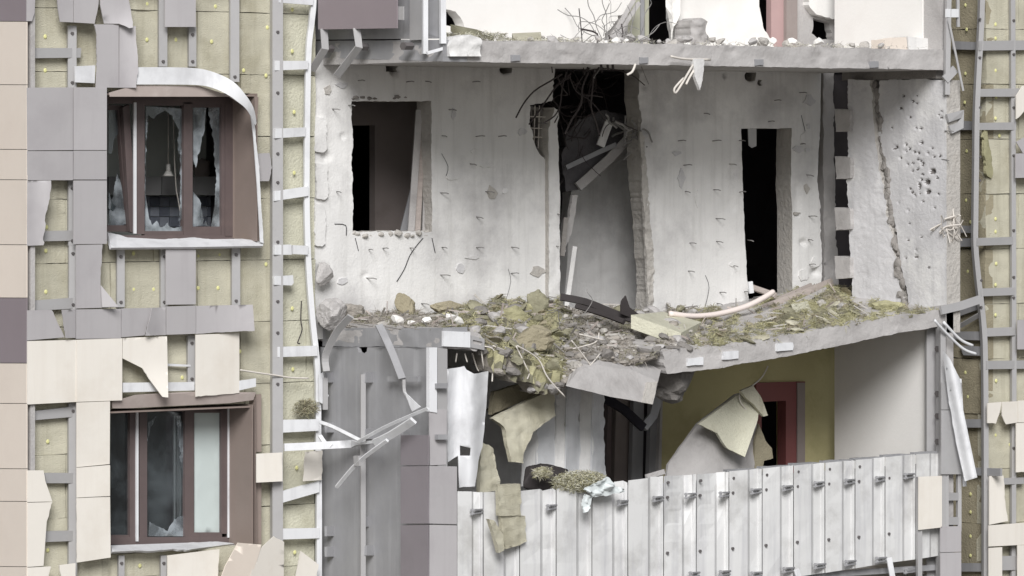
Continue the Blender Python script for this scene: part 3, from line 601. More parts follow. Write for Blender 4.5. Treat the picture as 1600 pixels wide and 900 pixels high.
plate('concrete_wall', [(998, 95), (1283, 98), (1282, 180, 1), (1277, 280, 2), (1283, 360, 1.5), (1286, 500), (1238, 500), (1238, 330, .8), (1236, 293, .8), (1237, 200, .8), (1158, 201, .5), (1161, 300, .8), (1170, 488), (1170, 530), (1014, 530, 1.4), (1018, 440, 1.6), (1011, 330, 1.6), (1003, 260, 1.4), (1003, 190, 1.2), (999, 150, 1)], mF(0), M['conc'], MW, th=(0, .25, 0), seg=4, inner=4, holes=[[(1166, 113), (1182, 113), (1180, 126), (1168, 127)], [(1186, 125), (1191, 125), (1191, 134), (1186, 134)]], hrough=1,
      disp=lambda x, y: .004 * fbm(x / 60, y / 60, 11, 3) + .0015 * fbm(x / 9, y / 9, 12, 2) + PT2(x, y) - .02 * max(0, 1 - abs(x - 1245) / 8) * (y > 285) * (y < 340) - .05 * max(0, fbm(x / 14, y / 14, 8, 3) + .1) * max(0, 1 - (x - 1000) / 28), sidemat=M['rough'])
plate('broken_edge', [(1000, 205, 1), (1006, 212, 1.5), (1014, 300, 2), (1022, 420, 2), (1020, 487), (1014, 487, 1), (1006, 330, 1)], mF(-.012), M['rough'], MW, th=(0, .03, 0), seg=3, inner=2.5, disp=lambda x, y: .022 * fbm(x / 5, y / 11, 15, 4))
stubs(MW, [(1100, 178), (1200, 190), (1210, 157), (1060, 220), (1115, 220), (1070, 258), (1140, 257), (1070, 300), (1115, 297), (1120, 342), (1078, 380), (1120, 378), (1168, 376), (1145, 416), (1075, 424), (1125, 457), (1162, 456), (1260, 274), (1265, 338), (1262, 375), (1265, 413), (1155, 220), (1155, 300), (1140, 475), (1250, 145), (1250, 225), (1120, 475)], mF(0))
o = plate('lintel_tab', [(1169, 201), (1182, 201), (1182, 228), (1175, 231), (1170, 227)], mF(.03), M['galv'], MW, th=(0, .01, 0))
plate('pier', [(1286, 100, 1), (1303, 108, 2), (1303, 200), (1306, 300, 2), (1310, 440), (1310, 500), (1288, 500)], mF(.10), M['concg'], MW, th=(0, .2, 0), seg=4, inner=6, disp=lambda x, y: .02 * fbm(x / 10, y / 30, 25, 3))
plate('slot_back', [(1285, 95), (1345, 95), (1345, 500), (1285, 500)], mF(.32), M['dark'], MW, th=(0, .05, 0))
# patches of plaster, chips and cracks on both walls
rq = random.Random(11)
for i in range(26):
    w0 = WLft if i % 2 else MW
    cx, cy = (rq.uniform(690, 840), rq.uniform(150, 455)) if i % 2 and i > 6 else (rq.uniform(510, 545), rq.uniform(130, 460)) if i % 2 else (rq.choice((rq.uniform(1030, 1150), rq.uniform(1245, 1275))), rq.uniform(150, 470))
    n = rq.randint(6, 9); sx, sy = rq.uniform(3, 11), rq.uniform(3, 13)
    plate('plaster_patch', [(cx + sx * cos(6.283 * k / n) * rq.uniform(.5, 1.3), cy + sy * sin(6.283 * k / n) * rq.uniform(.5, 1.3), 1.2) for k in range(n)], mF(-.012), M[rq.choice(('pitted', 'conc', 'rough'))], w0, th=(0, .02, 0), seg=3)
for w0, ps in ((MW, ([(1100, 486), (1108, 450), (1102, 430)], [(1252, 180), (1258, 205)])), (WLft, ([(790, 470), (798, 440), (794, 420)], [(690, 240), (700, 260), (697, 275)]))):
    mk('crack', *join([bargeo(smoothpath([F(x, y, -.004) for x, y in p], 3), .004, .006) for p in ps]), M['soot'], w0)
# top storey
TW = thing('balcony_wall', 'torn white wall panels and pink door frame on the top storey above the slab', 'wall', F(900, 60, 0))
plate('white_panel', [(640, -300), (1000, -300), (988, 10, 3), (965, 24, 3), (958, 40, 2), (945, 52, 2), (942, 90), (640, 90)], mF(0), M['plaster'], TW, th=(0, .15, 0), seg=4, holes=[[(692, 12, 1), (712, 18, 2), (722, 32, 2), (728, 46), (700, 40), (690, 38)]], hrough=2)
plate('white_panel', [(1046, -300), (1184, -300), (1186, 10, 1), (1193, 45, 1.5), (1208, 64, 2), (1214, 90), (1060, 90), (1056, 50, 2), (1052, 20, 1)], mF(-.02), M['plaster'], TW, th=(0, .12, 0), seg=4, inner=8, disp=lambda x, y: .02 * fbm(x / 40, y / 40, 31, 2))
plate('white_panel', [(1252, -300), (1322, -300), (1322, 28), (1300, 30, 3), (1275, 22, 2), (1266, 12, 2), (1262, -10)], mF(-.02), M['plaster'], TW, th=(0, .1, 0), seg=4)
plate('concrete_wall', [(950, -300), (1010, -300), (1010, 100), (940, 100)], mF(.06), M['concg'], TW, th=(0, .1, 0))
for a, b, mm in ((985, 1000, 'doorpost'), (1001, 1007, 'galvd'), (1008, 1014, 'doorpost')): plate('door_post', q(a, -300, b, 80), mF(.02), M[mm], TW, th=(0, .06, 0))
plate('door_post', q(1205, -300, 1228, 80), mF(.04), M['pink'], TW, th=(0, .08, 0)); plate('door_post', q(1229, -300, 1246, 80), mF(-.01), M['ibrown'], TW, th=(0, .08, 0)); plate('concrete_wall', [(1246, -300), (1330, -300), (1330, 90), (1246, 90)], mF(.08), M['concg'], TW, th=(0, .1, 0), holes=[[(1270, 28, 1), (1297, 36), (1302, 62, 1), (1280, 62), (1268, 52)]], hrough=2)
o = plate('torn_sheet', [(1040, -300), (1062, -300), (1060, 10, 1), (1052, 62, 1), (1047, 30), (1042, 10)], mF(-.15), M['plaster'], TW, th=(0, .02, 0), seg=4, inner=6, disp=lambda x, y: .04 * sin(x * .5))
CL = plate('concrete_lump', [(1075, 70, 1), (1078, 32, 2), (1090, 28, 2), (1103, 34, 2), (1100, 50, 2), (1110, 68, 1)], mF(-.4), M['concg'], th=(.05, .3, 0), seg=3, inner=4, disp=lambda x, y: .1 * (1 - abs(x - 1090) / 20) + .05 * fbm(x / 8, y / 8, 33, 3)); tag(CL, 'jagged grey concrete lump standing on the top slab against the white panel', 'rubble')
# ground storey
LW = thing('balcony_wall', 'olive painted wall with a red door frame and torn grey sheets on the lower storey', 'wall', F(1200, 720, 0))
plate('painted_wall', [(1030, 520), (1345, 520), (1345, 950), (1030, 950)], mF(.0), M['olive'], LW, th=(0, .2, 0), holes=[q(1190, 624, 1232, 951)], inner=14, disp=lambda x, y: .006 * fbm(x / 50, y / 50, 41, 3))
plate('door_frame', [(1182, 598), (1258, 596), (1258, 950), (1228, 950), (1228, 626), (1190, 628), (1190, 950), (1182, 950)], mF(-.04), M['red'], LW, th=(0, .14, 0))
plate('door_frame', q(1246, 598, 1258, 950), mF(-.055), M['ibrown'], LW, th=(0, .02, 0))
plate('concrete_wall', [(640, 535), (943, 535), (943, 950), (640, 950)], mF(.12), M['conc'], LW, th=(0, .15, 0), inner=14, disp=lambda x, y: .01 * fbm(x / 30, y / 80, 44, 3))
for i, (a, b) in enumerate(((818, 838), (840, 868), (870, 884), (886, 905), (907, 924), (926, 943))):
    plate('torn_metal_sheet', [(a, 585, 3), (b, 580, 3), (b + 3, 760), (a - 3, 760)], mF(-1.3 - .06 * (i % 2), (.003 if i % 2 else -.003), 0, a), M['white' if i % 2 else 'conc'], LW, th=(0, .015, 0), seg=5, inner=6, disp=lambda x, y: .02 * fbm(x / 8, y / 60, i, 3))
for a, b, Y, mm in ((945, 953, .0, 'frame'), (958, 982, .15, 'ibrown'), (985, 1003, .05, 'galvd'), (1012, 1026, -.05, 'galvd'), (1027, 1032, -.1, 'concg')):
    plate('door_post', [(a + 6, 600), (b + 4, 600), (b, 800), (a, 800)], mF(Y), M[mm], LW, th=(0, .06, 0))
box('lower_floor', (XL, YB, Z3T - .2), (XR + .2, .3, Z3T), M['concg'], LW)

# ---- wing walls at the right end (facing left)
WG = thing('wing_wall', 'blast pitted concrete wing wall at the right with a long vertical crack', 'wall', S(1400, 470, XR))
rp = random.Random(5); PW = []
for i in range(60):
    PW.append((min(1474, rp.triangular(1378, 1480, 1440)), min(470, max(150, rp.gauss(265, 70))), rp.choice((2.0, 2.0, 2.2, 2.4, 3.0)), rp.uniform(.02, .036)))
PW += [(1448, 285, 5, .05), (1457, 268, 5, .05), (1450, 300, 4, .05), (1380, 265, 6, .04), (1352, 270, 4, .04), (1340, 300, 4, .04)]
pw = pit(PW)
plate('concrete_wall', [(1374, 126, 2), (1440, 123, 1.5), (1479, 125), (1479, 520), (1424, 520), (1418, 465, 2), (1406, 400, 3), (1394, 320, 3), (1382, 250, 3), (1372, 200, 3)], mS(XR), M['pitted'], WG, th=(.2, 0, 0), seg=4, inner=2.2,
      disp=lambda x, y: .006 * fbm(x / 40, y / 40, 61, 4) + pw(x, y), sidemat=M['rough'], spot=lambda x, y: pw(x, y) < -.016, spotmat=M['crater_shade'])  # deepest crater faces get the darker colour as painted shade
plate('concrete_wall', [(1325, 124, 1.5), (1360, 125, 2), (1364, 180, 2), (1372, 250, 3), (1386, 325, 3), (1399, 400, 3), (1412, 470, 2), (1415, 520), (1332, 520), (1331, 436, 2), (1324, 300, 2), (1324, 200, 2)], lambda x, y: S(x, y, XR - .10 + .0012 * (x - 1325)), M['pitted'], WG, th=(.25, 0, 0), seg=4, inner=3,
      disp=lambda x, y: .008 * fbm(x / 30, y / 40, 62, 4) + .006 * fbm(x / 7, y / 7, 63, 2), sidemat=M['rough'])
mk('crack', *join([chunkgeo(S(x + random.uniform(-3, 3), y, XR + .02), random.uniform(.03, .07), (1, 1, 1.3), i, 1) for i, (x, y) in enumerate([(1368 + (y - 130) * .13, y) for y in range(135, 480, 9)])]), M['concd'], WG)
for y in (188, 262, 342, 418):
    plate('wall_tooth', [(1304, y - 18), (1328, y - 16), (1328, y + 16), (1306, y + 18)], lambda x, yy: S(x, yy, XR - .14), M['concg'], WG, th=(.25, 0, 0), rough=1.2, seg=4)
plate('edge_post', [(1464, 118), (1481, 118), (1481, 500), (1464, 500)], mF(YB + .02), M['concg'], WG, th=(0, .12, 0)) if False else None
stubs(WG, [(1478, 205), (1472, 250)], mS(XR))
TG = thing('wing_wall', 'smooth white wing wall panel at the right end of the top storey', 'wall', S(1400, 60, XR))
plate('white_panel', [(1304, -300), (1441, -300), (1441, 82), (1304, 82)], mS(XR - .02), M['plaster'], TG, th=(.1, 0, 0)); plate('concrete_wall', [(1442, -300), (1470, -300), (1470, 86), (1442, 86)], mS(XR), M['concg'], TG, th=(.1, 0, 0))
LG = thing('wing_wall', 'clean white wing wall at the right end of the lower storey', 'wall', S(1400, 700, XR))
plate('white_panel', [(1304, 500), (1446, 480), (1446, 950), (1304, 950)], mS(XR - .02), M['plaster'], LG, th=(.1, 0, 0)); plate('concrete_wall', [(1447, 480), (1479, 476), (1479, 950), (1447, 950)], mS(XR), M['concg'], LG, th=(.1, 0, 0))
for x, w in ((1455, 12), (1470, 9)): bar('post', [S(x, 505, XR - .04), S(x, 900, XR - .04)], w / 92, .05, M['galv'], LG)
for y in (545, 615, 650, 690): dup(bolt, S(1466, y, XR - .08), LG, (0, 0, -pi / 2), (2.2, 2.2, 2.2))
# concrete bits closing the head of the wing wall
box('head_block', (XR - .02, YB + .1, S(1400, 124, XR).z), (XR + .18, -.4, S(1400, 108, XR).z), M['concd'], WG)

# ---- left side of the balconies
SU = thing('side_screen', 'dark mauve panel on bent brackets at the left side of the top balcony', 'screen', S(560, 50, XL))
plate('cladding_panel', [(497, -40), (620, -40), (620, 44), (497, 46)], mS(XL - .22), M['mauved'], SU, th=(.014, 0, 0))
plate('cladding_panel', q(621, 10, 630, 31), mS(XL - .2), M['galv'], SU, th=(.014, 0, 0))
plate('backing_sheet', [(492, -40), (690, -40), (690, 60), (492, 62)], mS(XL), M['galvd'], SU, th=(.05, 0, 0), inner=10, disp=lambda x, y: .006 * sin(x * .35))
plate('cladding_panel', [(640, -40), (662, -40), (661, 62), (640, 63)], mS(XL - .04), M['galv'], SU, th=(.014, 0, 0))
plate('slab_edge', [(493, 64), (692, 62), (692, 96), (493, 90)], mS(XL - .003), M['galvd'], US, th=(.3, 0, 0), seg=5, inner=6, rough=.5, disp=lambda x, y: .008 * fbm(x / 30, y / 30, 71, 3))
for p in ([(506, 45), (508, 76), (487, 110)], [(557, 44), (561, 73), (526, 119)]): bar('bent_bracket', [S(x, y, XL - .2) for x, y in p], .075, .02, M['galv'], SU)
for x, y in ((512, 76), (566, 73), (636, 72)): dup(bolt, S(x, y, XL - .12), SU, (0, 0, -pi / 2), (3.4, 5, 2.6))
bar('post', [F(691, -30, YB - .02), F(692, 68, YB - .02)], .055, .05, M['white'], SU); bar('post', [S(664, -30, XL - .05), S(664, 84, XL - .05)], .05, .05, M['white'], SU); bar('bent_bracket', [F(667, 83, YB), F(692, 76, YB)], .03, .02, M['white'], SU)
SL_ = thing('side_screen', 'tall dull grey sheet metal side of the lower balcony with studs and corner panels', 'screen', S(580, 880, XL))
plate('slab_edge', [(504, 513), (692, 512), (692, 543), (504, 541)], mS(XL - .003), M['galvd'], MS, th=(.3, 0, 0), seg=5, inner=6, rough=.8, disp=lambda x, y: .012 * fbm(x / 30, y / 30, 72, 3))
def folds(x, y): return .02 * (abs(((x - 505) / 30) % 2 - 1)) + .004 * fbm(x / 30, y / 90, 73, 3)
plate('metal_sheet', [(503, 542), (672, 543), (672, 950), (503, 950)], mS(XL), M['galvd'], SL_, th=(.03, 0, 0), inner=5, disp=folds, holes=[[(560, 541.9), (576, 541.9), (575, 549), (569, 554), (562, 550)]])
for x, a, b in ((567, 585, 950), (508, 590, 640)): bar('stud', [S(x, a, XL - .13), S(x, b, XL - .13)], .05, .03, M['galv'], SL_)
for x, y in ((574, 590), (512, 590), (513, 668), (574, 678), (568, 815), (575, 860), (513, 830), (513, 862), (632, 680)): bar('bracket', [S(x - 4, y, XL - .12), S(x + 7, y, XL - .01)], .10, .03, M['galvd'], SL_)
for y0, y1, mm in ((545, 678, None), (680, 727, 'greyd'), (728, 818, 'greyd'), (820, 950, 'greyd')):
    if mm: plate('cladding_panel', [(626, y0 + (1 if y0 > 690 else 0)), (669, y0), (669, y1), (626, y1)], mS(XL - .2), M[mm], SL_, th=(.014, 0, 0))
XF = S(669, 700, XL - .2); YF = XF.y
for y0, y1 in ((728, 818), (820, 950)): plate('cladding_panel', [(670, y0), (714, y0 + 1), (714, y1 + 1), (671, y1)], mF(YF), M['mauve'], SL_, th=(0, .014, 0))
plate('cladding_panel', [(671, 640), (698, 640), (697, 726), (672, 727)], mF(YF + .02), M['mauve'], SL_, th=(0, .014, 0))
plate('corner_post', [(671, 543), (683, 543), (683, 645), (671, 643)], mF(YB - .03), M['white'], SL_, th=(0, .05, 0)); plate('corner_post', [(684, 543), (699, 545), (699, 760), (684, 760)], mF(YB - .01), M['galv'], SL_, th=(0, .08, 0))
for y in (603, 683): bar('bracket', [F(682, y, YB - .06), F(697, y, YB - .06)], .05, .05, M['galvd'], SL_)
TS = plate('torn_sheet', [(699, 577, 1), (726, 572, 1.5), (740, 584, 2), (763, 580, .6), (760, 640), (754, 698, .6), (748, 720), (742, 760, 1), (718, 762), (716, 712), (700, 722)], lambda x, y: F(x, y, YB + .0 + .05 * sin((x - 699) / 8) + .0006 * (y - 600)), M['white'], th=(0, .008, 0), seg=6, inner=4, smooth=True, disp=lambda x, y: .016 * fbm(x / 14, y / 40, 77, 2), holes=[[(719, 696), (736, 700), (735, 712), (719, 712)]])
tag(TS, 'crumpled bright white metal sheet hanging at the left corner of the lower balcony', 'metal sheet')

# ---- balustrade of the lower balcony
BA = thing('balustrade', 'tall white ribbed metal balustrade along the front of the lower balcony', 'balustrade', F(1080, 880, YB))
XS = [715, 756, 813, 870, 926, 982, 1038, 1089, 1140, 1192, 1241, 1290, 1337, 1384, 1432, 1470]
TP = [768, 769, 768, 764, 757, 752, 744, 741, 737, 732, 727, 723, 719, 714, 710, 708]
BT = [950] * 9 + [930, 902, 895, 888, 880, 874, 868]
YBA = YB - .03; DENT = {2: .03, 4: .05, 6: .15, 7: .12}
for i in range(15):
    a, b = XS[i], XS[i + 1] - 1.7; s = i * 5.7; lean = random.uniform(-.01, .02)
    us = [0, .03, .56, .60, .63, .88, .92, 1.0]; ro = [0, 0, 0, .022, .032, .032, .014, .01]; nr = 9; vs = []; fs = []
    tj = [random.uniform(-3, 3) if 2 <= i <= 5 else random.uniform(-.6, .6) for _ in us]
    for r in range(nr):
        for k, (u, d) in enumerate(zip(us, ro)):
            t = TP[i] + (TP[i + 1] - TP[i]) * u + tj[k]; bt = BT[i] + (BT[i + 1] - BT[i]) * u; y = t + (bt - t) * r / (nr - 1); x = a + (b - a) * u
            vs.append(F(x, y, YBA + d + lean * (y - 850) / 100 + DENT.get(i, 0) * max(0, 1 - (y - t) / 95) * (1 - abs(2 * u - 1)) + .02 * max(0, fbm(x / 24, y / 24, s + 8, 2) - .25) + .006 * fbm(x / 40, y / 50, s, 2) + (.02 * fbm(x / 12, 3, s + 3, 2) if r == 0 else 0)))
    K = len(us); n0 = len(vs); vs += [v + V((0, .006, 0)) for v in vs]
    for r in range(nr - 1):
        for k in range(K - 1):
            p = r * K + k; fs.append((p + K, p + K + 1, p + 1, p)); fs.append((p + n0, p + 1 + n0, p + K + 1 + n0, p + K + n0))
    for k in range(K - 1): fs.append((k, k + 1, k + 1 + n0, k + n0))
    for r in range(nr - 1): fs.append((r * K, r * K + n0, (r + 1) * K + n0, (r + 1) * K)); fs.append(((r + 1) * K - 1, (r + 2) * K - 1, (r + 2) * K - 1 + n0, (r + 1) * K - 1 + n0))
    mk('balustrade_panel', vs, fs, M['sheet'], BA)
plate('backing_sheet', [(716, 778), (1470, 722), (1470, 860), (1180, 900), (1180, 950), (716, 950)], mF(YBA + .16), M['galvd'], BA, th=(0, .01, 0))
for i, (x, y) in enumerate([(744, 797), (862, 790), (973, 783), (1028, 777), (1078, 772), (1132, 770), (1181, 765), (1231, 760), (1280, 754), (1328, 750), (1376, 746), (1421, 741), (1132, 893), (1181, 895), (1231, 888), (1280, 882), (1328, 877), (1376, 872), (1421, 889), (1085, 895)]):
    mk('bracket', *join([bargeo([F(x - 6, y, YBA - .05), F(x + 8, y - 1, YBA + .03)], .016, .05), bargeo([F(x - 6, y + 6, YBA - .05), F(x + 7, y + 4, YBA + .03)], .014, .05), bargeo([F(x - 6, y - 2, YBA - .04), F(x - 6, y + 8, YBA - .04)], .02, .02)]), M['galvd'], BA)
for x, y in [(XS[i] + d, TP[i] + k) for i in range(6, 14) for d, k in ((6, 10), (5, 33), (5, 120))]: dup(bolt, F(x, y, YBA - .01), BA)
for i in range(8, 15): plate('top_rail', [(XS[i] - 4, TP[i] - 3), (XS[i] + 30, TP[i] - 5), (XS[i] + 48, TP[i + 1] + 0), (XS[i] - 4, TP[i] + 1.5)], mF(YBA + .05), M['galvd'], BA, th=(0, .06, 0), rough=.8)
bar('bottom_rail', [F(1180, 905, YBA + .12), F(1470, 886, YBA + .12)], .06, .05, M['galvd'], BA)
for a, b in (((1389, 872), (1396, 910)), ((1244, 890), (1252, 915))): bar('hanging_strip', [F(*a, YBA - .05), F(*b, YBA - .05)], .06, .02, M['white'], BA)

# ---- right end of the balcony: uprights, panels, loose strip
RE = thing('end_frame', 'steel end frame with a cream panel and grey panels right of the balustrade', 'frame', F(1470, 860, YB))
for x, y0, y1, w_ in ((1436, 745, 950, 6), (1472, 505, 950, 7), (1478, 735, 950, 5), (1498, 735, 830, 5)): bar('post', [F(x, y0, YB - .08), F(x, y1, YB - .08)], w_ / 118, .05, M['galv'], RE)
for p, mm in (([(1436, 745), (1472, 743.5), (1472, 824), (1436, 828)], 'cream'), ([(1471, 598), (1503, 598), (1503, 640), (1471, 640)], 'galv'), ([(1471, 641), (1503, 641), (1503, 741), (1471, 741)], 'galv'), ([(1470, 823), (1502, 822), (1502, 862), (1470, 863)], 'mauve'), ([(1470, 864), (1502, 863), (1502, 950), (1470, 950)], 'mauve')):
    plate('cladding_panel', p, mF(YB - .13), M[mm], RE, th=(0, .014, 0))
for y in (770, 808): plate('crossbar', q(1474, y, 1501, y + 12), mF(YB - .10), M['galv'], RE, th=(0, .03, 0))
bar('post', [F(1482, -30, YB - .05), F(1479, 148, YB - .05)], .055, .05, M['galv'], RE); plate('crossbar', q(1480, 14, 1498, 27), mF(YB - .08), M['white'], RE, th=(0, .03, 0)); bar('post', [F(1496, -30, YB - .05), F(1497, 42, YB - .05)], .03, .03, M['galv'], RE)
for p in ([(1476, 125), (1492, 108)], [(1480, 185), (1503, 178), (1500, 196), (1484, 203)], [(1470, 485), (1500, 478), (1530, 468)]): bar('bent_bracket', [F(x, y, YB - .06) for x, y in p], .09, .03, M['galv'], RE)
tag(bar('loose_rod', [F(1482, 30, YB - .1), F(1505, 142, YB - .15)], .022, .012, M['galv']), 'thin pale rod dangling beside the right end of the top slab', 'rod')
o = plate('hanging_strip', [(1474, 548), (1484, 560, .6), (1500, 592, .8), (1505, 640), (1527, 746, .3), (1508, 752), (1494, 690, .8), (1482, 620)], lambda x, y: F(x, y, YB - .22 - .07 * sin((x - 1474 - (y - 548) * .2) / 7) - .0004 * (y - 548)), M['white'], th=(0, .008, 0), seg=5, inner=3, smooth=True); tag(o, 'long twisted bright metal strip hanging down at the right end of the balcony', 'metal strip')
tag(bar('hanging_strip', [F(1499, 592, YB - .1), F(1503, 660, YB - .1), F(1507, 760, YB - .1)], .04, .02, M['white']), 'narrow straight metal strip hanging behind the twisted bright one', 'metal strip')
for k, p in enumerate(([(1460, 500), (1478, 520), (1505, 545), (1525, 553)], [(1474, 503), (1500, 530), (1520, 540)])):
    tag(tube('bent_wire', smoothpath([F(x, y, YB - .15) for x, y in p], 5), .016, M['white']), ['long pale bent strip sticking out right of the sagging slab', 'shorter pale bent strip above the long one right of the sagging slab'][k], 'metal strip')
tag(rods('wire_tangle', 14, lambda i: smoothpath([F(1483, 358, YB) + V((random.gauss(0, .07), random.gauss(0, .07), random.gauss(0, .1))) for _ in range(4)], 3), .008, 'wire'), 'small tangle of pale wires at the edge of the pitted wing wall', 'wire tangle')

# ================================================================== the right hand block
RF = thing('facade_wall', 'stripped insulated facade with a crooked ladder of rails at the far right', 'wall', F(1570, 880, YQ))
boards(RF, XQ, XEND, ZLO, ZHI, YQ, [], M['wool'])
box('concrete_wall', (XQ + .13, YQ + .15, ZLO), (XEND, YQ + .35, ZHI), M['concg'], RF)
def sboards(parent):
    k = 0; z = ZLO
    while z < ZHI:
        s = random.random() * 9; dx = random.uniform(-.01, .01)
        plate('insulation_board', rect(YQ + .002, .28, z + .003, z + .61), lambda y, zz: V((XQ + dx, y, zz)), M['woolbrown'], parent, th=(.12, 0, 0), rough=.006, seg=.05, inner=.07, disp=lambda a, b: .014 * fbm(a * 4, b * 4, s, 3)); z += .615  # darker wool than the front boards: side shade put into the colour
sboards(RF)
discs(RF, [(1556, 38), (1556, 60), (1556, 110), (1557, 152), (1556, 185), (1556, 342), (1556, 362), (1557, 412), (1556, 445), (1556, 492), (1557, 595), (1556, 680), (1578, 695), (1556, 735), (1562, 212)], mF(YQ - .012))
sd = [(1508, 8), (1510, 46), (1508, 115), (1507, 160), (1510, 236), (1509, 313), (1516, 347), (1512, 424), (1508, 582), (1512, 620), (1516, 772), (1516, 800), (1516, 838), (1516, 868)]
for p in sd: dup(dm, S(*p, XQ - .012), RF, (0, 0, -pi / 2))
YRR = YQ - .08
pts = smoothpath([F(x, y, YRR) for x, y in ((1536, -25), (1534, 40), (1530, 110), (1527, 180), (1526, 260), (1525, 340), (1525, 385), (1530, 440), (1537, 500), (1540, 560), (1541, 700), (1541, 930))], 4)
channel('rail', pts, .06, .06, M['galv'], RF)
channel('rail', [F(1583, -25, YRR), F(1584, 300, YRR), F(1585, 560, YRR), F(1584, 930, YRR)], .055, .05, M['galv'], RF)
for y in (32, 85, 168, 243, 360, 433, 465, 700): dup(bolt, F(1584, y, YRR - .005), RF)
for y in (30, 90, 168, 245, 282, 438, 480): dup(bolt, F(1531 if y < 300 else 1533, y, YRR - .005), RF)
for p in ([(1530, 64), (1610, 63), (1610, 78), (1530, 79)], [(1528, 139), (1596, 138), (1596, 151), (1528, 151)], [(1528, 192), (1588, 191), (1588, 203), (1528, 203)], [(1527, 372), (1586, 370), (1586, 382), (1527, 384)],
          [(1532, 451), (1586, 449), (1586, 461), (1533, 463)], [(1538, 513), (1586, 511), (1586, 524), (1539, 526)], [(1541, 564), (1612, 563), (1612, 576), (1541, 577)], [(1541, 748), (1600, 746), (1600, 756), (1541, 758)], [(1541, 870), (1600, 868), (1600, 890), (1541, 892)]):
    plate('crossbar', p, mF(YRR - .005, random.uniform(-.0005, .0005), 0, 1560), M['galv'], RF, th=(0, .03, 0))
for p in ([(1488, 64), (1528, 66), (1528, 78), (1488, 77)], [(1490, 188), (1526, 190), (1526, 203), (1490, 203)], [(1484, 352), (1525, 353), (1525, 364), (1484, 363)], [(1484, 373), (1525, 372), (1525, 385), (1484, 386)], [(1482, 486), (1530, 468), (1532, 482), (1482, 500)], [(1484, 518), (1536, 518), (1536, 532), (1484, 530)],
          [(1500, 540), (1540, 542), (1540, 556), (1505, 555)], [(1500, 655), (1540, 655), (1540, 668), (1500, 668)], [(1500, 730), (1563, 732), (1563, 744), (1500, 742)], [(1500, 880), (1540, 880), (1540, 893), (1500, 893)]):
    plate('crossbar', p, mS(XQ - .06), M['galvd'], RF, th=(.03, 0, 0))
bar('bent_bracket', [S(1490, 515, XQ - .1), S(1530, 492, XQ - .1)], .05, .02, M['galv'], RF)
hr = lambda p, m='cream', **k: panel(RF, p, m, Y=YQ - .16, **k)
hr([(1543, 630), (1565, 628), (1562, 645, 1), (1556, 662, 1.2), (1543, 661)]); hr([(1566, 628), (1590, 627), (1590, 660), (1572, 663, 1), (1566, 650)]); hr([(1591, 626), (1640, 624), (1640, 660), (1591, 660)])
hr([(1588, 661), (1640, 660), (1640, 736, 1), (1588, 738)]); hr([(1546, 744), (1568, 743, 1), (1570, 780, 1), (1575, 814), (1546, 820)]); hr([(1545, 821), (1640, 814), (1640, 849), (1545, 854)]); hr([(1545, 856), (1566, 855), (1566, 950), (1545, 950)]); hr([(1590, 852), (1640, 851), (1640, 950), (1590, 950)])
hr([(1587, 240), (1640, 238), (1640, 277), (1587, 278)], 'mauve'); hr([(1588, 150), (1598, 134, 1), (1640, 130), (1640, 172), (1600, 174, 1.5), (1588, 186)], 'cream'); hr([(1588, 222), (1600, 215, 1), (1640, 214), (1640, 237), (1599, 240)], 'mauve'); hr([(1590, 500), (1640, 498), (1640, 545), (1590, 546)], 'mauve')
tag(plate('insulation_strip', [(1537, 202, 1.5), (1543, 204, 1.5), (1552, 270, 2), (1549, 279), (1543, 275, 2), (1538, 235, 2)], mF(YQ - .07, .004, 0, 1540), M['moss'], th=(0, .04, 0), seg=4, inner=4), 'peeling greenish strip of insulation behind the crooked right hand rail', 'insulation')

# ================================================================== rubble, torn insulation and everything hanging loose
def lerp(tab, x):
    if x <= tab[0][0]: return tab[0][1]
    for (a, b), (c, d) in zip(tab, tab[1:]):
        if x <= c: return b + (d - b) * (x - a) / (c - a)
    return tab[-1][1]
FRONT = [(500, 514), (560, 506), (640, 510), (690, 514), (740, 524), (765, 544), (800, 562), (840, 580), (885, 590), (905, 572), (935, 562), (1000, 570), (1035, 553), (1100, 545), (1200, 533), (1300, 514), (1400, 497), (1470, 487)]
BACK = [(500, 484), (530, 482), (560, 496), (640, 494), (690, 492), (720, 484), (760, 476), (820, 472), (870, 474), (900, 484), (1000, 492), (1160, 488), (1200, 478), (1240, 462), (1300, 452), (1350, 462), (1410, 470), (1470, 480)]
def yfront(px): return max(YB + .02, S(min(px, 691), 500, XL).y + .02) if px < 691 else YB + .02 - (.10 if 770 < px < 1020 else 0)
def heap(px, v, jit=True):
    yf, yb = lerp(FRONT, px), lerp(BACK, px); Yf = yfront(px)
    py = yf + (yb - yf) * v; Y = Yf + (-.06 - Yf) * v
    p = F(px, py, Y)
    if jit:
        a = .10 if 740 < px < 1010 else .07
        p = p + V((.03 * nz(px / 9, v * 6, 2), a * .8 * fbm(px / 12, v * 5, 5, 4), a * (fbm(px / 22, v * 3, 1, 5) + (.25 if px < 1040 else .7)) * min(1, .3 + v * 3)))
    return p
nx, nv = 330, 26
vs, fs, fm = [], [], []
for i in range(nx + 1):
    px = 500 + 968 * i / nx
    for j in range(nv + 1):
        v = j / nv; vs.append(heap(px, max(0, (v - .08) / .92)) if j > 1 else heap(px, 0) + V((.05 * nz(px / 5, j * 3, 8), .02 * (2 - j) + .07 * nz(px / 4, j * 5, 9), -(.17 if 765 < px < 890 else .03) * (2 - j) / 2 * (1 + .8 * nz(px / 10, 3, 3)) + .03 * nz(px / 3, j, 4))))
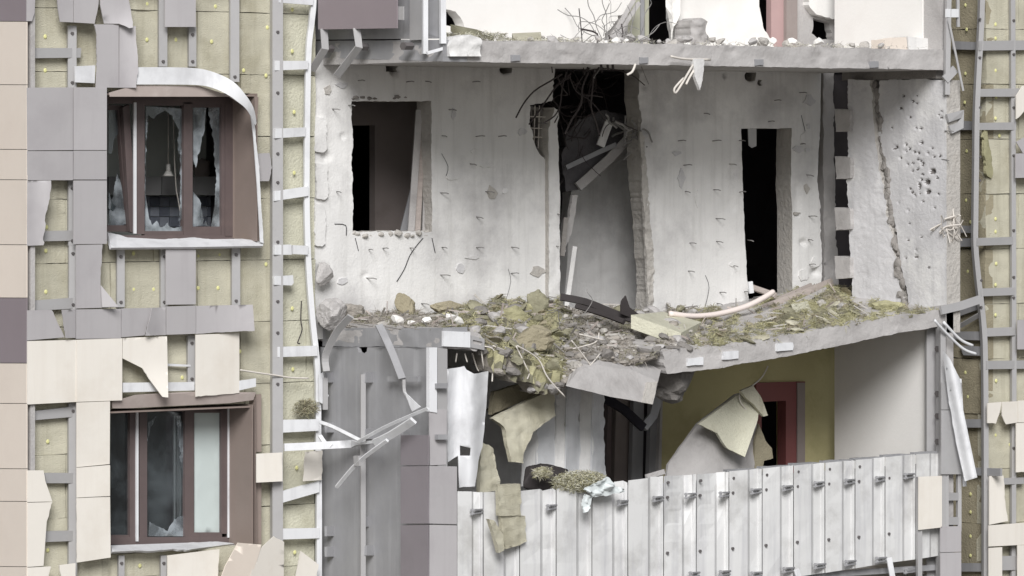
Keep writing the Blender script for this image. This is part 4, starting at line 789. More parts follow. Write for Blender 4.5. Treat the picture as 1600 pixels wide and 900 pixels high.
for i in range(nx):
    px = 500 + 968 * i / nx
    for j in range(nv):
        a = i * (nv + 1) + j; fs.append((a, a + nv + 1, a + nv + 2, a + 1))
        n_ = fbm(px / 30, j / 6, 12, 3)
        g = 0 if 690 < px < 880 or px > 1090 else 2
        fm.append((2 if n_ > .28 else 1 if n_ > -.1 else g) if g == 0 else (1 if n_ > .25 else 2))
# close underneath
b = len(vs)
for i in range(nx + 1): vs.append(V(vs[i * (nv + 1)]) + V((0, .25, .02))); vs.append(V(vs[i * (nv + 1) + nv]) + V((0, 0, -.12)))
for i in range(nx):
    a = i * (nv + 1); c = b + 2 * i
    fs += [(a + nv + 1, a, c, c + 2), (c, c + 1, c + 3, c + 2), (c + 1, a + nv, a + 2 * nv + 1, c + 3)]; fm += [2, 2, 2]
tag(mk('rubble', vs, fs, [M['moss'], M['moss2'], M['debris']], fm=fm), 'mound of grey debris and yellow green torn wool along the middle balcony', 'rubble', kind='stuff')
def shreds(name, n, where, mats, L=(.02, .09), W=(.0016, .0045), up=.12, label=None, weights=None):
    vs, fs, fm = [], [], []
    for i in range(n):
        p, mi = where(); d = V((random.gauss(0, 1), random.gauss(0, .6), random.gauss(0, .45) + up * random.random())).normalized()
        l = random.uniform(*L); wd = random.uniform(*W); sd = d.cross(V((random.gauss(0, 1), random.gauss(0, 1), random.gauss(0, 1)))).normalized() * wd
        bend = V((random.gauss(0, .3), random.gauss(0, .3), -random.random() * .5)) * l
        b = len(vs); m_ = p + d * l * .5 + bend * .25; e = p + d * l + bend
        t3 = d.cross(sd).normalized() * wd * .6
        vs += [p - sd, p + sd, p + t3, m_ - sd * .9, m_ + sd * .9, m_ + t3, e]
        fs += [(b, b + 1, b + 4, b + 3), (b + 1, b + 2, b + 5, b + 4), (b + 2, b, b + 3, b + 5), (b + 3, b + 4, b + 6), (b + 4, b + 5, b + 6), (b + 5, b + 3, b + 6)]; fm += [mi] * 6
    return tag(mk(name, vs, fs, [M[m] for m in mats], fm=fm), label, 'insulation', kind='stuff')
def onheap():
    while True:
        px = random.uniform(500, 1466); dens = .8 if 700 < px < 905 else 1 if px > 1085 else .35 if px > 905 else .35
        if random.random() < dens: break
    v = random.random() ** 1.0; g = fbm(px / 26, v * 4, 77, 3)
    c = (0 if g > 0 else 1 if g > -.35 else 3) if (690 < px < 885 or px > 1085) else (1 if g > .1 else 2)
    return heap(px, v) + V((0, 0, .01)), c
shreds('wool_shreds', 44000, onheap, ['moss', 'moss2', 'debris', 'woolbrown'], label='tangled shreds of yellow green mineral wool strewn over the middle balcony rubble')
def wad(c, r):
    def g():
        d = V((random.gauss(0, 1), random.gauss(0, 1), random.gauss(0, 1))).normalized() * random.random() ** .4
        return c + V((d.x * r[0], d.y * r[1], d.z * r[2])), random.choice((0, 0, 1, 1, 2))
    return g
# lumps of wool, things one could lift
def lump(name, px, py, Y, r, sq, m, label, cat='insulation', group=None, seed=0, sub=2):
    o = mk(name, *chunkgeo(F(px, py, Y), r * 1.1, sq, seed, 3, .07), M[m], smooth=False); tag(o, label, cat, group); return o
for i, (px, py, Y, r, sq, m, lab) in enumerate([
    (520, 493, -.3, .17, (1, .8, .9), 'concg', 'big pale dusty lump at the left end of the rubble beside the rails'),
    (552, 492, -.25, .13, (1.4, .8, .8), 'debris', 'flatter pale dusty lump right of the big one at the left end of the rubble'),
    (631, 481, -.2, .13, (.8, .8, 1.1), 'woolbrown', 'upright brownish wool lump leaning on the pale wall under the window hole'),
    (702, 482, -.2, .14, (1.7, .8, .7), 'woolbrown', 'dark brownish wool wad against the wall, left of the yellow wool'),
    (505, 428, -.12, .11, (.9, .6, 1), 'concg', 'round grey plaster lump stuck to the wall edge beside the ladder of rails'),
    (838, 478, -.3, .13, (1, .8, 1.1), 'moss2', 'greenish wool lump at the foot of the broken pilaster'),
    (790, 498, -.7, .17, (1.5, .8, .7), 'moss', 'wide yellow wool lump in the middle of the heap left of the gap'),
    (735, 500, -.8, .16, (1.8, .8, .5), 'moss2', 'flat grey green wool lump above the white slab edge'),
    (830, 530, -1.6, .17, (1.4, .8, .7), 'woolbrown', 'brown wool lump on the front of the heap above the hanging wires'),
    (1385, 482, -1.5, .15, (1.7, .8, .5), 'moss', 'yellow green wool wad hanging over the sagging slab edge at the right')]):
    lump('wool_lump', px, py, Y, r, sq, m, lab, seed=i + 3)
for p, h_, l in (([(986, 492, -1.25), (1036, 487, -.7), (1096, 503, -1.1), (1064, 520, -1.6)], .14, 'thick pale green insulation slab lying tilted at the tip of the sagging slab'), ([(1236, 475, -.9), (1262, 470, -.7), (1268, 484, -1.0), (1240, 488, -1.2)], .06, 'small beige board offcut half buried in the green rubble')):
    top = [F(*q_) for q_ in p]; bot = [v + V((0, 0, -h_)) for v in top]
    o = mk('insulation_slab', top + bot, [(3, 2, 1, 0), (4, 5, 6, 7), (0, 1, 5, 4), (1, 2, 6, 5), (2, 3, 7, 6), (3, 0, 4, 7)], M['woolpale']); tag(o, l, 'insulation')
# where a piece of the mound lies, in words
def zone(px, v):
    z = [(690, 'on the left slab stub'), (760, 'right of the white edge'), (820, 'in the yellow wool'), (885, 'left of the dark gap'), (960, 'before the dark gap'), (1035, 'above the hanging fragment'), (1100, 'at the sagging tip'), (1180, 'below the doorway wall'), (1260, 'below the black doorway'), (1340, 'below the toothed pier'), (1410, 'below the cracked wing wall'), (9999, 'at the slab right end')]
    return next(t for a, t in z if px < a) + (', at the front edge' if v < .33 else ', halfway back' if v < .66 else ', near the wall')
def hz(px, v, up): return heap(px, v) + V((0, 0, up)), zone(px, v)
HUE = dict(moss='yellowish', moss2='grey green', woolbrown='brownish', wool='beige', concd='dark grey', concg='mid grey', debris='dusty grey', rough='pale grey', plaster='white')
def size_word(s, r): return 'small' if s < r[0] + (r[1] - r[0]) / 3 else 'middling' if s < r[0] + (r[1] - r[0]) * 2 / 3 else 'big'
# broken chunks
def chunks(n, where, size, mats, label, group, name='rubble_chunk'):
    base = []
    for k in range(6): base.append(chunkgeo(V((0, 0, 0)), 1.0, (1.3, 1, .75), 100 + k + n, 1))
    ms = {}
    for i in range(n):
        k = random.randrange(6); m = random.choice(mats); p = where(i)
        if (k, m) not in ms: o = mk(name, *base[k], M[m]); ms[(k, m)] = o
        else: o = ms[(k, m)].copy(); C.objects.link(o)
        s = random.uniform(*size); zz = None
        if isinstance(p, tuple): p, zz = p
        o.location = p; o.scale = (s, s, s); o.rotation_euler = (random.uniform(-.4, .4), random.uniform(-.4, .4), random.uniform(0, 6)); tag(o, f'{size_word(s, size)} {HUE[m]} {label} {zz}' if zz else label, 'rubble', group)
chunks(70, lambda i: hz(random.choice((random.uniform(700, 1090), random.uniform(870, 1060), random.uniform(500, 1460))), random.random(), .02), (.03, .085), ['concd', 'concg', 'debris', 'rough'], 'concrete chunk', 'broken chunks in the middle mound')
chunks(46, lambda i: hz(random.uniform(890, 1130), random.uniform(.0, .6), .02), (.02, .06), ['concd', 'rough', 'debris'], 'concrete splinter', 'broken pieces at the sagging tip')
chunks(18, lambda i: (lambda px: (heap(px, 0) + V((0, random.uniform(-.05, .2), random.uniform(-.2, -.02))), 'hanging under the collapsed slab, ' + ('left of its wires' if px < 800 else 'among its wires' if px < 845 else 'right of its wires')))(random.uniform(770, 885)), (.035, .085), ['concd', 'debris', 'concg'], 'concrete lump', 'lumps under the collapsed slab')
chunks(6, lambda i: (F(600 + i * 22, 508 - (i % 2) * 8, -1.0 - .1 * i), ['leftmost', 'second from left', 'third from left', 'third from right', 'second from right', 'rightmost'][i] + ' of six lumps on the left slab stub'), (.05, .09), ['rough', 'plaster'], 'lump', 'whitish lumps on the left stub')
PIECE = ['chunkflat']
def flats(n, where, size, mats, label, group):
    base = [chunkgeo(V((0, 0, 0)), 1.0, (1.5, 1, .32), 300 + k, 2, .10) for k in range(6)]; ms = {}
    for i in range(n):
        k = random.randrange(6); m = random.choice(mats)
        if (k, m) not in ms: o = mk('wool_piece', *base[k], M[m]); ms[(k, m)] = o
        else: o = ms[(k, m)].copy(); C.objects.link(o)
        s = random.uniform(*size); p, zz = where(i); o.location = p; o.scale = (s, s, s); o.rotation_euler = (random.uniform(-.9, .9), random.uniform(-.7, .7), random.uniform(0, 6)); tag(o, f'{size_word(s, size)} {HUE[m]} {label} {zz}', 'insulation', group)
flats(44, lambda i: hz(random.triangular(690, 900, 810), random.random(), .02), (.03, .085), ['moss', 'moss2', 'moss2', 'woolbrown', 'debris'], 'torn wool piece', 'torn wool pieces left of the gap')
chunks(26, lambda i: hz(random.choice((random.uniform(740, 900), random.uniform(880, 1060))), random.random(), .03), (.05, .11), ['concd', 'debris', 'moss2', 'concg'], 'angular block', 'angular blocks in the middle mound')
flats(46, lambda i: hz(random.uniform(1090, 1440), random.random() * .9, .015), (.03, .08), ['moss', 'moss2', 'wool', 'woolbrown'], 'torn wool piece', 'torn wool pieces on the sagging slab')
sp = []
for i in range(230):
    p = heap(random.choice((random.uniform(690, 1100), random.uniform(520, 1460))), random.random()) + V((0, 0, .025)); d = V((random.gauss(0, 1), random.gauss(0, .6), random.gauss(0, .35))).normalized() * random.uniform(.05, .16)
    sp.append(bargeo([p - d, p + d], random.uniform(.006, .022), .006))
for k, (m, l) in enumerate((('rough', 'pale grey flat splinters strewn over the middle mound'), ('wood', 'brownish wood splinters strewn over the middle mound'), ('concd', 'dark splinters strewn over the middle mound'))): tag(mk('splinters', *join(sp[k::3]), M[m]), l, 'debris', kind='stuff')
# fine grey grit over the grey part
vs, fs = [], []
for i in range(1500):
    p = heap(random.uniform(870, 1120) if random.random() < .7 else random.uniform(520, 1460), random.random()); b = len(vs); s = random.uniform(.012, .035)
    for _ in range(4): vs.append(p + V((random.uniform(-s, s), random.uniform(-s, s), random.uniform(-s * .3, s))))
    fs += [(b, b + 1, b + 2), (b, b + 2, b + 3), (b, b + 3, b + 1), (b + 1, b + 3, b + 2)]
tag(mk('grit', vs, fs, M['rough']), 'fine grey grit strewn across the rubble of the middle balcony', 'grit', kind='stuff')

# ---- wires and bars in and under the heap
WIRES = [([(757, 541), (772, 548), (770, 580), (769, 596)], -2.0), ([(752, 548), (755, 570), (756, 580)], -1.9), ([(770, 540), (800, 552)], -2.0), ([(738, 552), (744, 572), (748, 580)], -1.8), ([(772, 562), (792, 578)], -1.9), ([(800, 572), (808, 590)], -1.9), ([(806, 540), (823, 575), (827, 583), (824, 592)], -2.1),
         ([(808, 540), (840, 560), (856, 590), (883, 620)], -2.15), ([(893, 532), (915, 560), (945, 602)], -2.15), ([(895, 545), (930, 535), (936, 520)], -2.0), ([(893, 578), (915, 577), (938, 552)], -2.1), ([(905, 522), (945, 532)], -2.0), ([(714, 552), (712, 566)], -1.9), ([(726, 552), (730, 566)], -1.9), ([(825, 568), (832, 586)], -2.0)]
WL_ = ['hooked pale wire hanging just right of the white slab edge', 'short pale wire under the tip of the white slab edge', 'short pale wire sloping right from the white slab edge', 'short pale wire under the middle of the white slab edge', 'stubby pale wire left of centre under the collapsed slab', 'stubby pale wire in the middle under the collapsed slab', 'pale wire bending down through the middle of the collapsed edge', 'longest pale wire, sweeping down right to the dark room', 'straight pale wire lying down across the hanging slab fragment', 'pale wire curving up to the right over the hanging fragment', 'flat pale wire along the top of the hanging fragment', 'level pale wire on the grey mound before the gap', 'tiny pale wire leftmost under the white slab edge', 'tiny pale wire second from left under the white slab edge', 'stubby pale wire right of centre under the collapsed slab']
for k, (pts, Y) in enumerate(WIRES):
    tag(tube('bent_wire', smoothpath([F(x, y, Y + random.uniform(-.05, .05)) for x, y in pts], 5), .0075, M['wire'], n=5), WL_[k], 'wire', 'wires hanging from the collapsed slab')
def tangle(name, n, cx, cy, sx, sy, Y0, Y1, r, m, label, cat='rebar', L=.5):
    def g(i):
        p = F(random.gauss(cx, sx), random.gauss(cy, sy), random.uniform(Y0, Y1)); out = [p]; d = V((random.gauss(0, 1), random.gauss(0, .4), random.gauss(0, 1))).normalized()
        for k in range(4): d = (d + V((random.gauss(0, .5), random.gauss(0, .3), random.gauss(0, .5)))).normalized(); out.append(out[-1] + d * L / 4)
        return smoothpath(out, 3)
    o = rods(name, n, g, r, m); return tag(o, label, cat)
tangle('rebar_tangle', 52, 908, 160, 20, 34, .1, .9, .0055, 'rebar', 'dark tangle of twisted rebar in the black gap below the top slab')
tangle('rebar_tangle', 16, 900, 118, 24, 6, -1.2, -.1, .008, 'rebar', 'bundle of dark cables running under the broken edge of the top slab', L=.7)
tangle('rebar_tangle', 16, 985, 205, 8, 12, -.05, .35, .011, 'rod', 'sheaf of bent rods sticking from the left end of the doorway wall', L=.22)
tangle('wire_tangle', 20, 945, 50, 18, 9, -.9, -.2, .004, 'rod', 'grey wire tangle on the top slab left of the olive posts', 'wire tangle', L=.5)
tangle('wire_tangle', 14, 985, 62, 24, 5, -1.4, -.7, .004, 'rod', 'thin bent wires strewn on the top slab in front of the olive posts', 'wire tangle', L=.5)
tangle('wire_tangle', 8, 905, 515, 24, 14, -1.6, -.6, .0045, 'rod', 'grey wire tangle lying on the grey part of the middle mound', 'wire tangle', L=.4)
for y0, x0 in ((119, 0),):
    for k, x in enumerate((939, 949, 957)): tag(bar('rebar_stub', [F(x, 100, YB + .1), F(x + 1, 109, YB + .1)], .02, .02, M['rebar']), ['left', 'middle', 'right'][k] + ' of three dark rebar stubs below the edge of the top slab', 'rebar', 'rebar stubs under the top slab')
for k, (p, w_, m, lab) in enumerate((([(903, 292), (950, 250), (990, 208)], .10, 'concg', 'long grey plank slanting across the dark gap'), ([(884, 262), (935, 238), (962, 226)], .05, 'galvd', 'thin grey lath slanting higher in the dark gap'), ([(938, 228), (946, 205), (952, 190)], .09, 'conc', 'short pale scrap hanging in the dark gap'))):
    tag(bar('wedged_plank', [F(x, y, .40 - .03 * k) for x, y in p], w_, .03, M[m]), lab, 'plank')
# inside the gap: partition, fallen slab, door
tag(plate('partition_wall', [(893, 300, 2), (925, 262, 2), (990, 200, 2), (1002, 200), (1002, 500), (880, 500)], mF(1.0, -.001, 0, 940), M['conc'], th=(0, .15, 0), seg=5, inner=6, disp=lambda x, y: .01 * fbm(x / 20, y / 20, 91, 3) + .0), 'grey inner partition wall standing in the dark gap between two pale walls', 'wall')
tag(plate('fallen_slab', [(884, 212, 2), (905, 186, 3), (945, 172, 3), (985, 184, 2), (1000, 203, 1), (992, 220, 1), (950, 255, 1), (905, 296, 1), (884, 300, 2), (878, 250, 3)], mF(.5, .001, 0, 940), M['soot'], th=(.1, .3, 0), seg=4, inner=5, disp=lambda x, y: .03 * fbm(x / 18, y / 18, 92, 4)), 'dark slanting broken slab wedged across the black gap under the top slab', 'slab fragment')
tag(plate('torn_board', [(895, 305, 1), (903, 305, 1), (897, 345, 2), (890, 370, 2), (882, 400, 1), (880, 385, 2), (888, 345, 2)], mF(.2), M['concg'], th=(0, .04, 0), seg=4), 'narrow torn grey board on the left edge of the gap above the mound', 'board')
tag(bar('plank', [F(878, 400, .1), F(884, 340, .12)], .05, .03, M['concd']), 'short dark plank leaning left of the torn board in the gap', 'plank')
tag(bar('plank', [F(885, 478, .05), F(898, 385, .05)], .05, .02, M['conc']), 'thin pale lath standing beside the pilaster in the gap', 'plank')
# inside the window hole: inner wall and leaning boards
IW = thing('inner_wall', 'brown inner wall with a black doorway seen through the empty window hole', 'wall', F(600, 420, 1.2))
plate('painted_wall', [(470, 80), (720, 80), (720, 520), (470, 520)], mF(1.2), M['ibrown'], IW, th=(0, .1, 0), holes=[[(500, 196), (586, 196), (586, 519), (500, 519)]])
for k, (a, b, c, d, l) in enumerate(((642, 364, 655, 172, 'leftmost of the pale boards leaning inside the empty window hole'), (652, 364, 661, 176, 'middle pale board leaning inside the empty window hole'), (663, 364, 668, 168, 'rightmost pale board leaning inside the empty window hole'))):
    tag(bar('leaning_board', [F(a, b, .13), F(c, d, .2)], .07 - .01 * k, .02, M['concg' if k % 2 == 0 else 'wood']), l, 'board')
tag(bar('leaning_board', [F(632, 362, .5), F(650, 290, .5)], .10, .02, M['galvd']), 'dull grey board behind the leaning pale boards in the window hole', 'board')

# ---- planks, pipes and strips on the middle slab
for k, (p, w_, d_, m, nm, lab, cat) in enumerate((
    ([(876, 464, -.4), (915, 472, -.6), (955, 488, -.9), (988, 499, -1.1)], .07, .05, 'bark', 'rubber_strip', 'upper dark bent rubber strip lying in front of the gap', 'strip'),
    ([(900, 478, -.6), (940, 490, -.9), (975, 503, -1.2)], .05, .04, 'bark', 'rubber_strip', 'lower short dark rubber strip under the longer one', 'strip'),
    ([(1193, 482, -.5), (1262, 456, -.3), (1300, 441, -.2)], .09, .03, 'wood', 'plank', 'long grey plank lying on the green rubble below the black doorway', 'plank'),
    ([(1205, 474, -.3), (1268, 447, -.15)], .07, .03, 'wood', 'plank', 'shorter grey plank behind the long one below the black doorway', 'plank'),
    ([(1172, 448, .0), (1212, 462, -.4)], .06, .03, 'wood', 'plank', 'dark plank end sloping down out of the black doorway', 'plank'),
    ([(1215, 488, -.7), (1270, 462, -.5), (1290, 452, -.4)], .05, .03, 'concg', 'plank', 'narrow pale batten in front of the long grey plank', 'plank'))):
    tag(bar(nm, smoothpath([F(*v) for v in p], 4), w_, d_, M[m]), lab, cat)
tag(plate('rubber_flap', [(972, 470, 1), (978, 462), (984, 480), (1000, 492, 1), (990, 498), (970, 490, 1)], mF(-1.1), M['bark'], th=(0, .02, 0), seg=3), 'small dark torn flap standing at the end of the rubber strips', 'flap')
tag(tube('pale_pipe', smoothpath([F(x, y, Y) for x, y, Y in ((1046, 490, -.9), (1085, 494, -.9), (1125, 490, -.85), (1165, 479, -.8), (1192, 466, -.75), (1208, 456, -.7))], 6), .030, M['pinkpipe'], n=8), 'curved pale plastic pipe lying along the foot of the doorway wall', 'pipe')
tag(bar('pale_post', [F(1172, 440, -.2), F(1174, 458, -.2)], .05, .03, M['white']), 'short white post stump at the left foot of the black doorway', 'post')
# ---- bent rails and strips on the left side of the balconies
for k, (p, X, w_, d_, m, lab) in enumerate((
    ([(445, 699), (520, 695), (575, 693), (592, 690)], .30, .075, .03, 'white', 'long white rail sticking out level from the ladder of rails'),
    ([(585, 692), (610, 680), (646, 657)], .34, .075, .03, 'white', 'short thick white rail end rising to the right from the long level rail'),
    ([(560, 690), (600, 668), (640, 650), (669, 638)], .30, .03, .02, 'white', 'thin pale rail rising to the corner of the metal screen'),
    ([(501, 660), (522, 668), (566, 690)], .26, .035, .02, 'white', 'short pale strut sloping down to the long white rail'),
    ([(500, 681), (508, 692), (518, 697)], .30, .04, .02, 'white', 'tiny curled white strip at the root of the long level rail'),
    ([(526, 761), (560, 722), (605, 688)], .36, .035, .025, 'white', 'lower crooked rail pointing down left across the metal screen'),
    ([(592, 508), (611, 548), (628, 592)], .2, .075, .025, 'galvd', 'grey bent bar hanging from the slab stub across the metal screen'),
    ([(548, 494), (528, 516), (515, 540), (508, 560), (510, 580)], .2, .07, .02, 'galv', 'curved pale bar bending down from the slab stub at the left'),
    ([(631, 593), (632, 612), (640, 626)], .2, .03, .015, 'galv', 'thin strip hanging from the end of the grey bent bar'))):
    tag(bar('bent_rail', smoothpath([F(444, 699, -.42), F(505, 696, -.52), F(550, 693.5, -.68), S(592, 690, XL - X)] if k == 0 else [S(x, y, XL - X - .0) for x, y in p], 4), w_, d_, M[m]), lab, 'rail')
tag(plate('rail_end', [(552, 712), (560, 712), (561, 728), (553, 728)], mS(XL - .38), M['galv'], th=(.03, 0, 0)), 'small square clip on the lower crooked rail', 'clip')
tag(bar('bracket', [S(606, 592, XL - .1), S(655, 592, XL - .1)], .03, .05, M['galvd']), 'flat dark bracket on the metal screen where the bent bar ends', 'bracket')
tag(plate('torn_flap', [(631, 612), (637, 617, .6), (657, 636), (644, 643, .6)], mS(XL - .22), M['white'], th=(.008, 0, 0), seg=3), 'small pointed white metal flap hanging above the thin pale rail', 'flap')
tag(plate('torn_flap', [(498, 585, 1), (505, 582), (509, 612, 1), (514, 618), (506, 632, 1), (499, 628)], mF(-.2), M['white'], th=(0, .01, 0), seg=3), 'crumpled white flap on the ladder of rails beside the metal screen', 'flap')
shreds('wool_tuft', 700, wad(F(478, 636, -.15), (.16, .05, .09)), ['moss2', 'woolbrown', 'moss'], L=(.02, .07), label='torn tuft of wool caught on the ladder of rails')
tag(tube('cable', smoothpath([F(x, y, YR - .05) for x, y in ((375, 578), (400, 582), (428, 586), (455, 590), (482, 591))], 5), .009, M['wire'], n=5), 'thin pale cable crossing the insulation above the lower window', 'cable')
tag(tube('hook_wire', smoothpath([F(x, y, YI - .06) for x, y in ((471, 470), (470, 500), (472, 515), (467, 530), (465, 536), (469, 537))], 4), .006, M['rebar'], n=4), 'short hooked wire hanging on the dusty insulation between the ladder rails', 'wire')
# ---- inside the lower balcony
hang = [([(770, 654, .5), (830, 624, .5), (866, 606, .4), (868, 649, .5), (834, 675, .8), (822, 700, .8), (817, 724, .8), (800, 722, .6), (788, 668, .6)], -1.7, 'wool', 'bent beige insulation sheet hanging down inside the lower balcony'),
        ([(768, 648, .6), (772, 612, 1), (815, 600, 1), (868, 596, .8), (866, 604, .4), (828, 622, .4)], -1.45, 'woolbrown', 'dark brownish sheet slanting above the bent beige one in the lower balcony'),
        ([(858, 640, 3), (880, 640, 3), (895, 655, 3), (893, 690, 3), (886, 720, 3), (876, 700, 3), (860, 672, 3)], -.45, 'woolbrown', 'brown ragged insulation wad behind the bent sheet in the lower balcony'),
        ([(752, 690, 2), (770, 700, 2), (778, 740, 2), (784, 765, 1), (750, 770)], -1.5, 'wool', 'strip of beige wool standing behind the white torn sheet'),
        ([(765, 640, 2), (790, 632, 2), (800, 650, 2), (780, 660, 1)], -.6, 'woolbrown', 'small brown scrap of insulation above the bent beige sheet')]
for p, Y, m, lab in hang:
    s = Y * 9; tag(plate('insulation_sheet', p, lambda x, y: F(x, y, Y - .001 * (y - 600) + .0012 * (x - 800)), M[m], th=(0, .06, 0), seg=4, inner=5, disp=lambda x, y: .02 * fbm(x / 10, y / 12, s, 3)), lab, 'insulation')
tag(plate('fallen_sheet', [(1040, 760), (1044, 726, .6), (1062, 700, .5), (1090, 662, .5), (1150, 616, .4), (1164, 612), (1184, 648, .4), (1180, 700, .5), (1178, 760)], lambda x, y: F(x, y, -.95 - .12 * sin(max(0, min(1, (x - 1040) / 140)) * pi) - .002 * (y - 700)), M['concg'], th=(0, .03, 0), seg=6, inner=7, smooth=True, disp=lambda x, y: .012 * fbm(x / 26, y / 26, 95, 2)), 'big grey fallen board leaning behind the balustrade, its top edge slanting', 'board')
tag(plate('curled_board', [(1092, 663, .4), (1150, 619, .4), (1164, 613), (1185, 646, .4), (1184, 656), (1164, 714, .5), (1136, 700, .8), (1121, 677, .8)], lambda x, y: F(x, y, -1.20 - .0022 * (x - 1150) * (1 if x > 1150 else -.3) - .0015 * (y - 660)), M['woolpale'], th=(0, .035, 0), seg=5, inner=8, smooth=True), 'cream insulation board folded over the big grey one by the red door', 'insulation')
tag(plate('torn_board', [(1158, 611, .6), (1177, 602, .6), (1190, 622, .5), (1200, 649, .4), (1193, 651), (1178, 632, .8), (1166, 622)], mF(-1.3), M['wool'], th=(0, .04, 0), seg=4), 'small pointed scrap of board at the top of the folded cream one', 'insulation')
tag(plate('torn_board', [(1180, 690), (1186, 662, 1), (1196, 688, 1), (1206, 700), (1208, 716, 1), (1194, 720), (1186, 760), (1178, 760)], mF(-1.0), M['woolbrown'], th=(0, .03, 0), seg=4), 'narrow brownish scrap hanging below the folded board in front of the doorway', 'insulation')
tag(tube('cable', smoothpath([F(x, y, -1.2) for x, y in ((1200, 572), (1190, 590), (1172, 605), (1158, 612), (1156, 625), (1166, 640), (1184, 650))], 5), .008, M['wire'], n=5), 'thin cable looping over the folded board below the sagging slab', 'cable')
for k, (p, lab) in enumerate((([(938, 618), (975, 640), (1005, 668)], 'left dark slanted brace under the hanging slab fragment'), ([(1005, 668), (1020, 650), (1028, 620)], 'right dark slanted brace under the hanging slab fragment'))):
    tag(bar('brace', [F(x, y, -.9) for x, y in p], .09, .05, M['black' if k == 0 else 'galvd']), lab, 'brace')
tag(mk('hanging_block', *chunkgeo(F(1050, 606, -1.6), .19, (1, .8, .8), 77, 2), M['concd']), 'dark block of concrete stuck between the slab fragment and the sagging slab', 'rubble')
# ---- over the balustrade
tag(mk('dark_roll', *chunkgeo(F(850, 745, YB + .12), .33, (1.2, .34, .44), 15, 3), M['bark'], smooth=True), 'dark brown rolled bundle lying on top of the balustrade', 'roll')
shreds('wool_tuft', 5000, wad(F(905, 752, YB - .02), (.36, .12, .11)), ['moss', 'woolpale', 'wool'], L=(.015, .055), label='pale yellow wool spilling over the balustrade beside the dark roll')
shreds('wool_tuft', 500, wad(F(848, 738, YB - .1), (.12, .06, .06)), ['moss', 'wool', 'wool'], L=(.02, .06), label='small yellow wool tuft lying on the dark roll')
for p, lab in (([(912, 765, 1), (935, 752, 2), (950, 745, 2), (962, 760, 2), (978, 768, 1.5), (950, 775, 2), (928, 776, 1.5)], 'crumpled white plastic sheet draped over the balustrade'), ([(909, 790, 1), (914, 772, 1.5), (926, 776), (924, 788, 1.5), (912, 801, 1)], 'small white plastic rag hanging below the crumpled sheet')):
    s = p[0][1]; tag(plate('plastic_sheet', p, mF(YB - .16), M['rag'], th=(0, .008, 0), seg=3, inner=3, smooth=True, disp=lambda x, y: .10 * fbm(x / 9, y / 9, s, 3)), lab, 'plastic sheet')
for p, Y, lab in (([(778, 757, 1), (813, 756, .8), (814, 806, .8), (780, 806, .8)], -.14, 'upper beige insulation piece hanging over the balustrade'), ([(783, 805), (821, 806, 1), (823, 846, 1), (812, 852), (790, 858, 1), (785, 830)], -.12, 'lower beige insulation piece hanging under the upper one on the balustrade'), ([(764, 811), (772, 813, .5), (786, 835, 1), (788, 860), (780, 864, .5), (772, 835, .8)], -.2, 'narrow curled insulation strip hanging left of the beige pieces')):
    s = p[0][0]; tag(plate('insulation_piece', p, mF(YB + Y, .001, 0, 790), M['wool'], th=(0, .05, 0), seg=4, inner=5, disp=lambda x, y: .015 * fbm(x / 9, y / 9, s, 3)), lab, 'insulation')
tag(bar('loose_plank', [F(1010, 745, YB + .02), F(1037, 737, YB + .06)], .05, .03, M['concg']), 'short grey plank lying on top of the balustrade', 'plank')
# ---- on the top slab
tl = lambda x: 62 + (x - 690) * .019
def tz(x):
    z = [(760, 'beside the corner block'), (850, 'by the flat insulation'), (930, 'below the white panel'), (1000, 'at the slanted bars'), (1070, 'before the olive grey posts'), (1130, 'by the jagged lump'), (1200, 'before the second white panel'), (1260, 'before the pink door post'), (1330, 'below the black hole'), (1400, 'before the beige blocks'), (9999, 'at the far right end')]
    return 'on the top slab ' + next(t for a, t in z if x < a)
chunks(60, lambda i: (lambda x: (F(x, tl(x) - random.uniform(0, 9), random.uniform(YB + .1, -.6)), tz(x)))(random.uniform(700, 1460)), (.025, .07), ['rough', 'plaster', 'concg'], 'chunk', 'pale chunks on the top slab')
shreds('wool_shreds', 2200, lambda: (lambda x: (F(x, tl(x) - random.uniform(0, 12 if x < 790 else 5), random.uniform(YB + .05, -.9)), random.choice((0, 1, 1, 2) if x < 870 else (1, 2, 2))))(random.choice((random.uniform(695, 790), random.uniform(695, 900), random.uniform(695, 1460)))), ['moss2', 'woolpale', 'rough'], L=(.02, .08), label='pale dusty wool shreds strewn along the top slab')
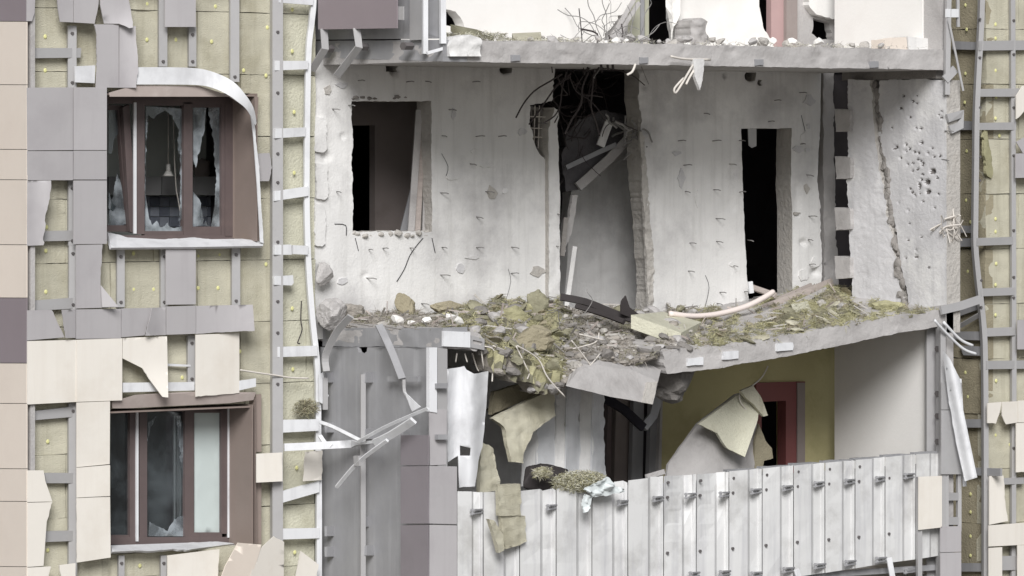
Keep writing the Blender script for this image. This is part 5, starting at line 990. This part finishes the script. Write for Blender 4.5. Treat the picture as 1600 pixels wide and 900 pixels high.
for p, lab, m in (([(704, 38, -1.6), (745, 46, -1.6), (772, 56, -1.5), (735, 56, -1.8)], 'greenish grey insulation slab lying at the left end of the top slab', 'moss2'), ([(800, 52, -1.2), (845, 50, -1.2), (846, 56, -1.5), (802, 58, -1.5)], 'flat pale yellow insulation slab lying on the top slab', 'wool')):
    top = [F(*v) for v in p]; bot = [v + V((0, 0, -.07)) for v in top]; tag(mk('insulation_slab', top + bot, [(3, 2, 1, 0), (4, 5, 6, 7), (0, 1, 5, 4), (1, 2, 6, 5), (2, 3, 7, 6), (3, 0, 4, 7)], M[m]), lab, 'insulation')
tag(plate('loose_block', [(702, 72, 1), (708, 58, 1), (735, 54, 1), (752, 60, .8), (752, 88), (704, 88)], mF(YB - .06), M['conc'], th=(0, .2, 0), seg=4, inner=5, disp=lambda x, y: .02 * fbm(x / 12, y / 12, 98, 3)), 'pale broken block at the left corner of the top slab', 'block')
for p, lab in (([(1383, 62, .8), (1416, 58, .8), (1418, 79), (1384, 80)], 'left of two beige blocks at the right end of the top slab'), ([(1418, 57, 1), (1455, 60, 1), (1458, 82, 1), (1420, 80)], 'right jagged block of the two at the right end of the top slab')):
    tag(plate('loose_block', p, mF(YB + .25), M['tan' if 'left' in lab else 'conc'], th=(0, .22, 0), seg=4), lab, 'block')
tag(plate('torn_shard', [(1083, 92, .8), (1100, 92, 1), (1098, 125, .8), (1094, 141), (1086, 120, .8)], mF(YB - .12), M['conc'], th=(0, .04, 0), seg=3), 'pointed pale shard hanging from the front edge of the top slab', 'shard')
for p, lab in (([(1048, 88), (1070, 92), (1110, 93)], 'upper loose pale strip lying on the edge of the top slab'), ([(1086, 96), (1066, 130), (1056, 145), (1054, 138), (1068, 122)], 'looped pale strip hanging left of the pointed shard'), ([(1088, 104), (1078, 120), (1072, 132)], 'short pale strip between the loop and the pointed shard'), ([(993, 100), (988, 112), (980, 117)], 'small pale wire end hanging over the dark gap')):
    tag(tube('loose_strip', smoothpath([F(x, y, YB - .1) for x, y in p], 4), .013, M['wire'], n=5), lab, 'strip')
for k, (x0, y0, x1, y1) in enumerate(((955, 60, 990, 0), (962, 60, 998, 5))): tag(bar('leaning_bar', [F(x0, y0, -.5), F(x1, y1, -.2)], .04, .03, M['concg']), ['left slanted bar leaning on the torn white panel of the top storey', 'right slanted bar leaning beside the torn white panel of the top storey'][k], 'bar')
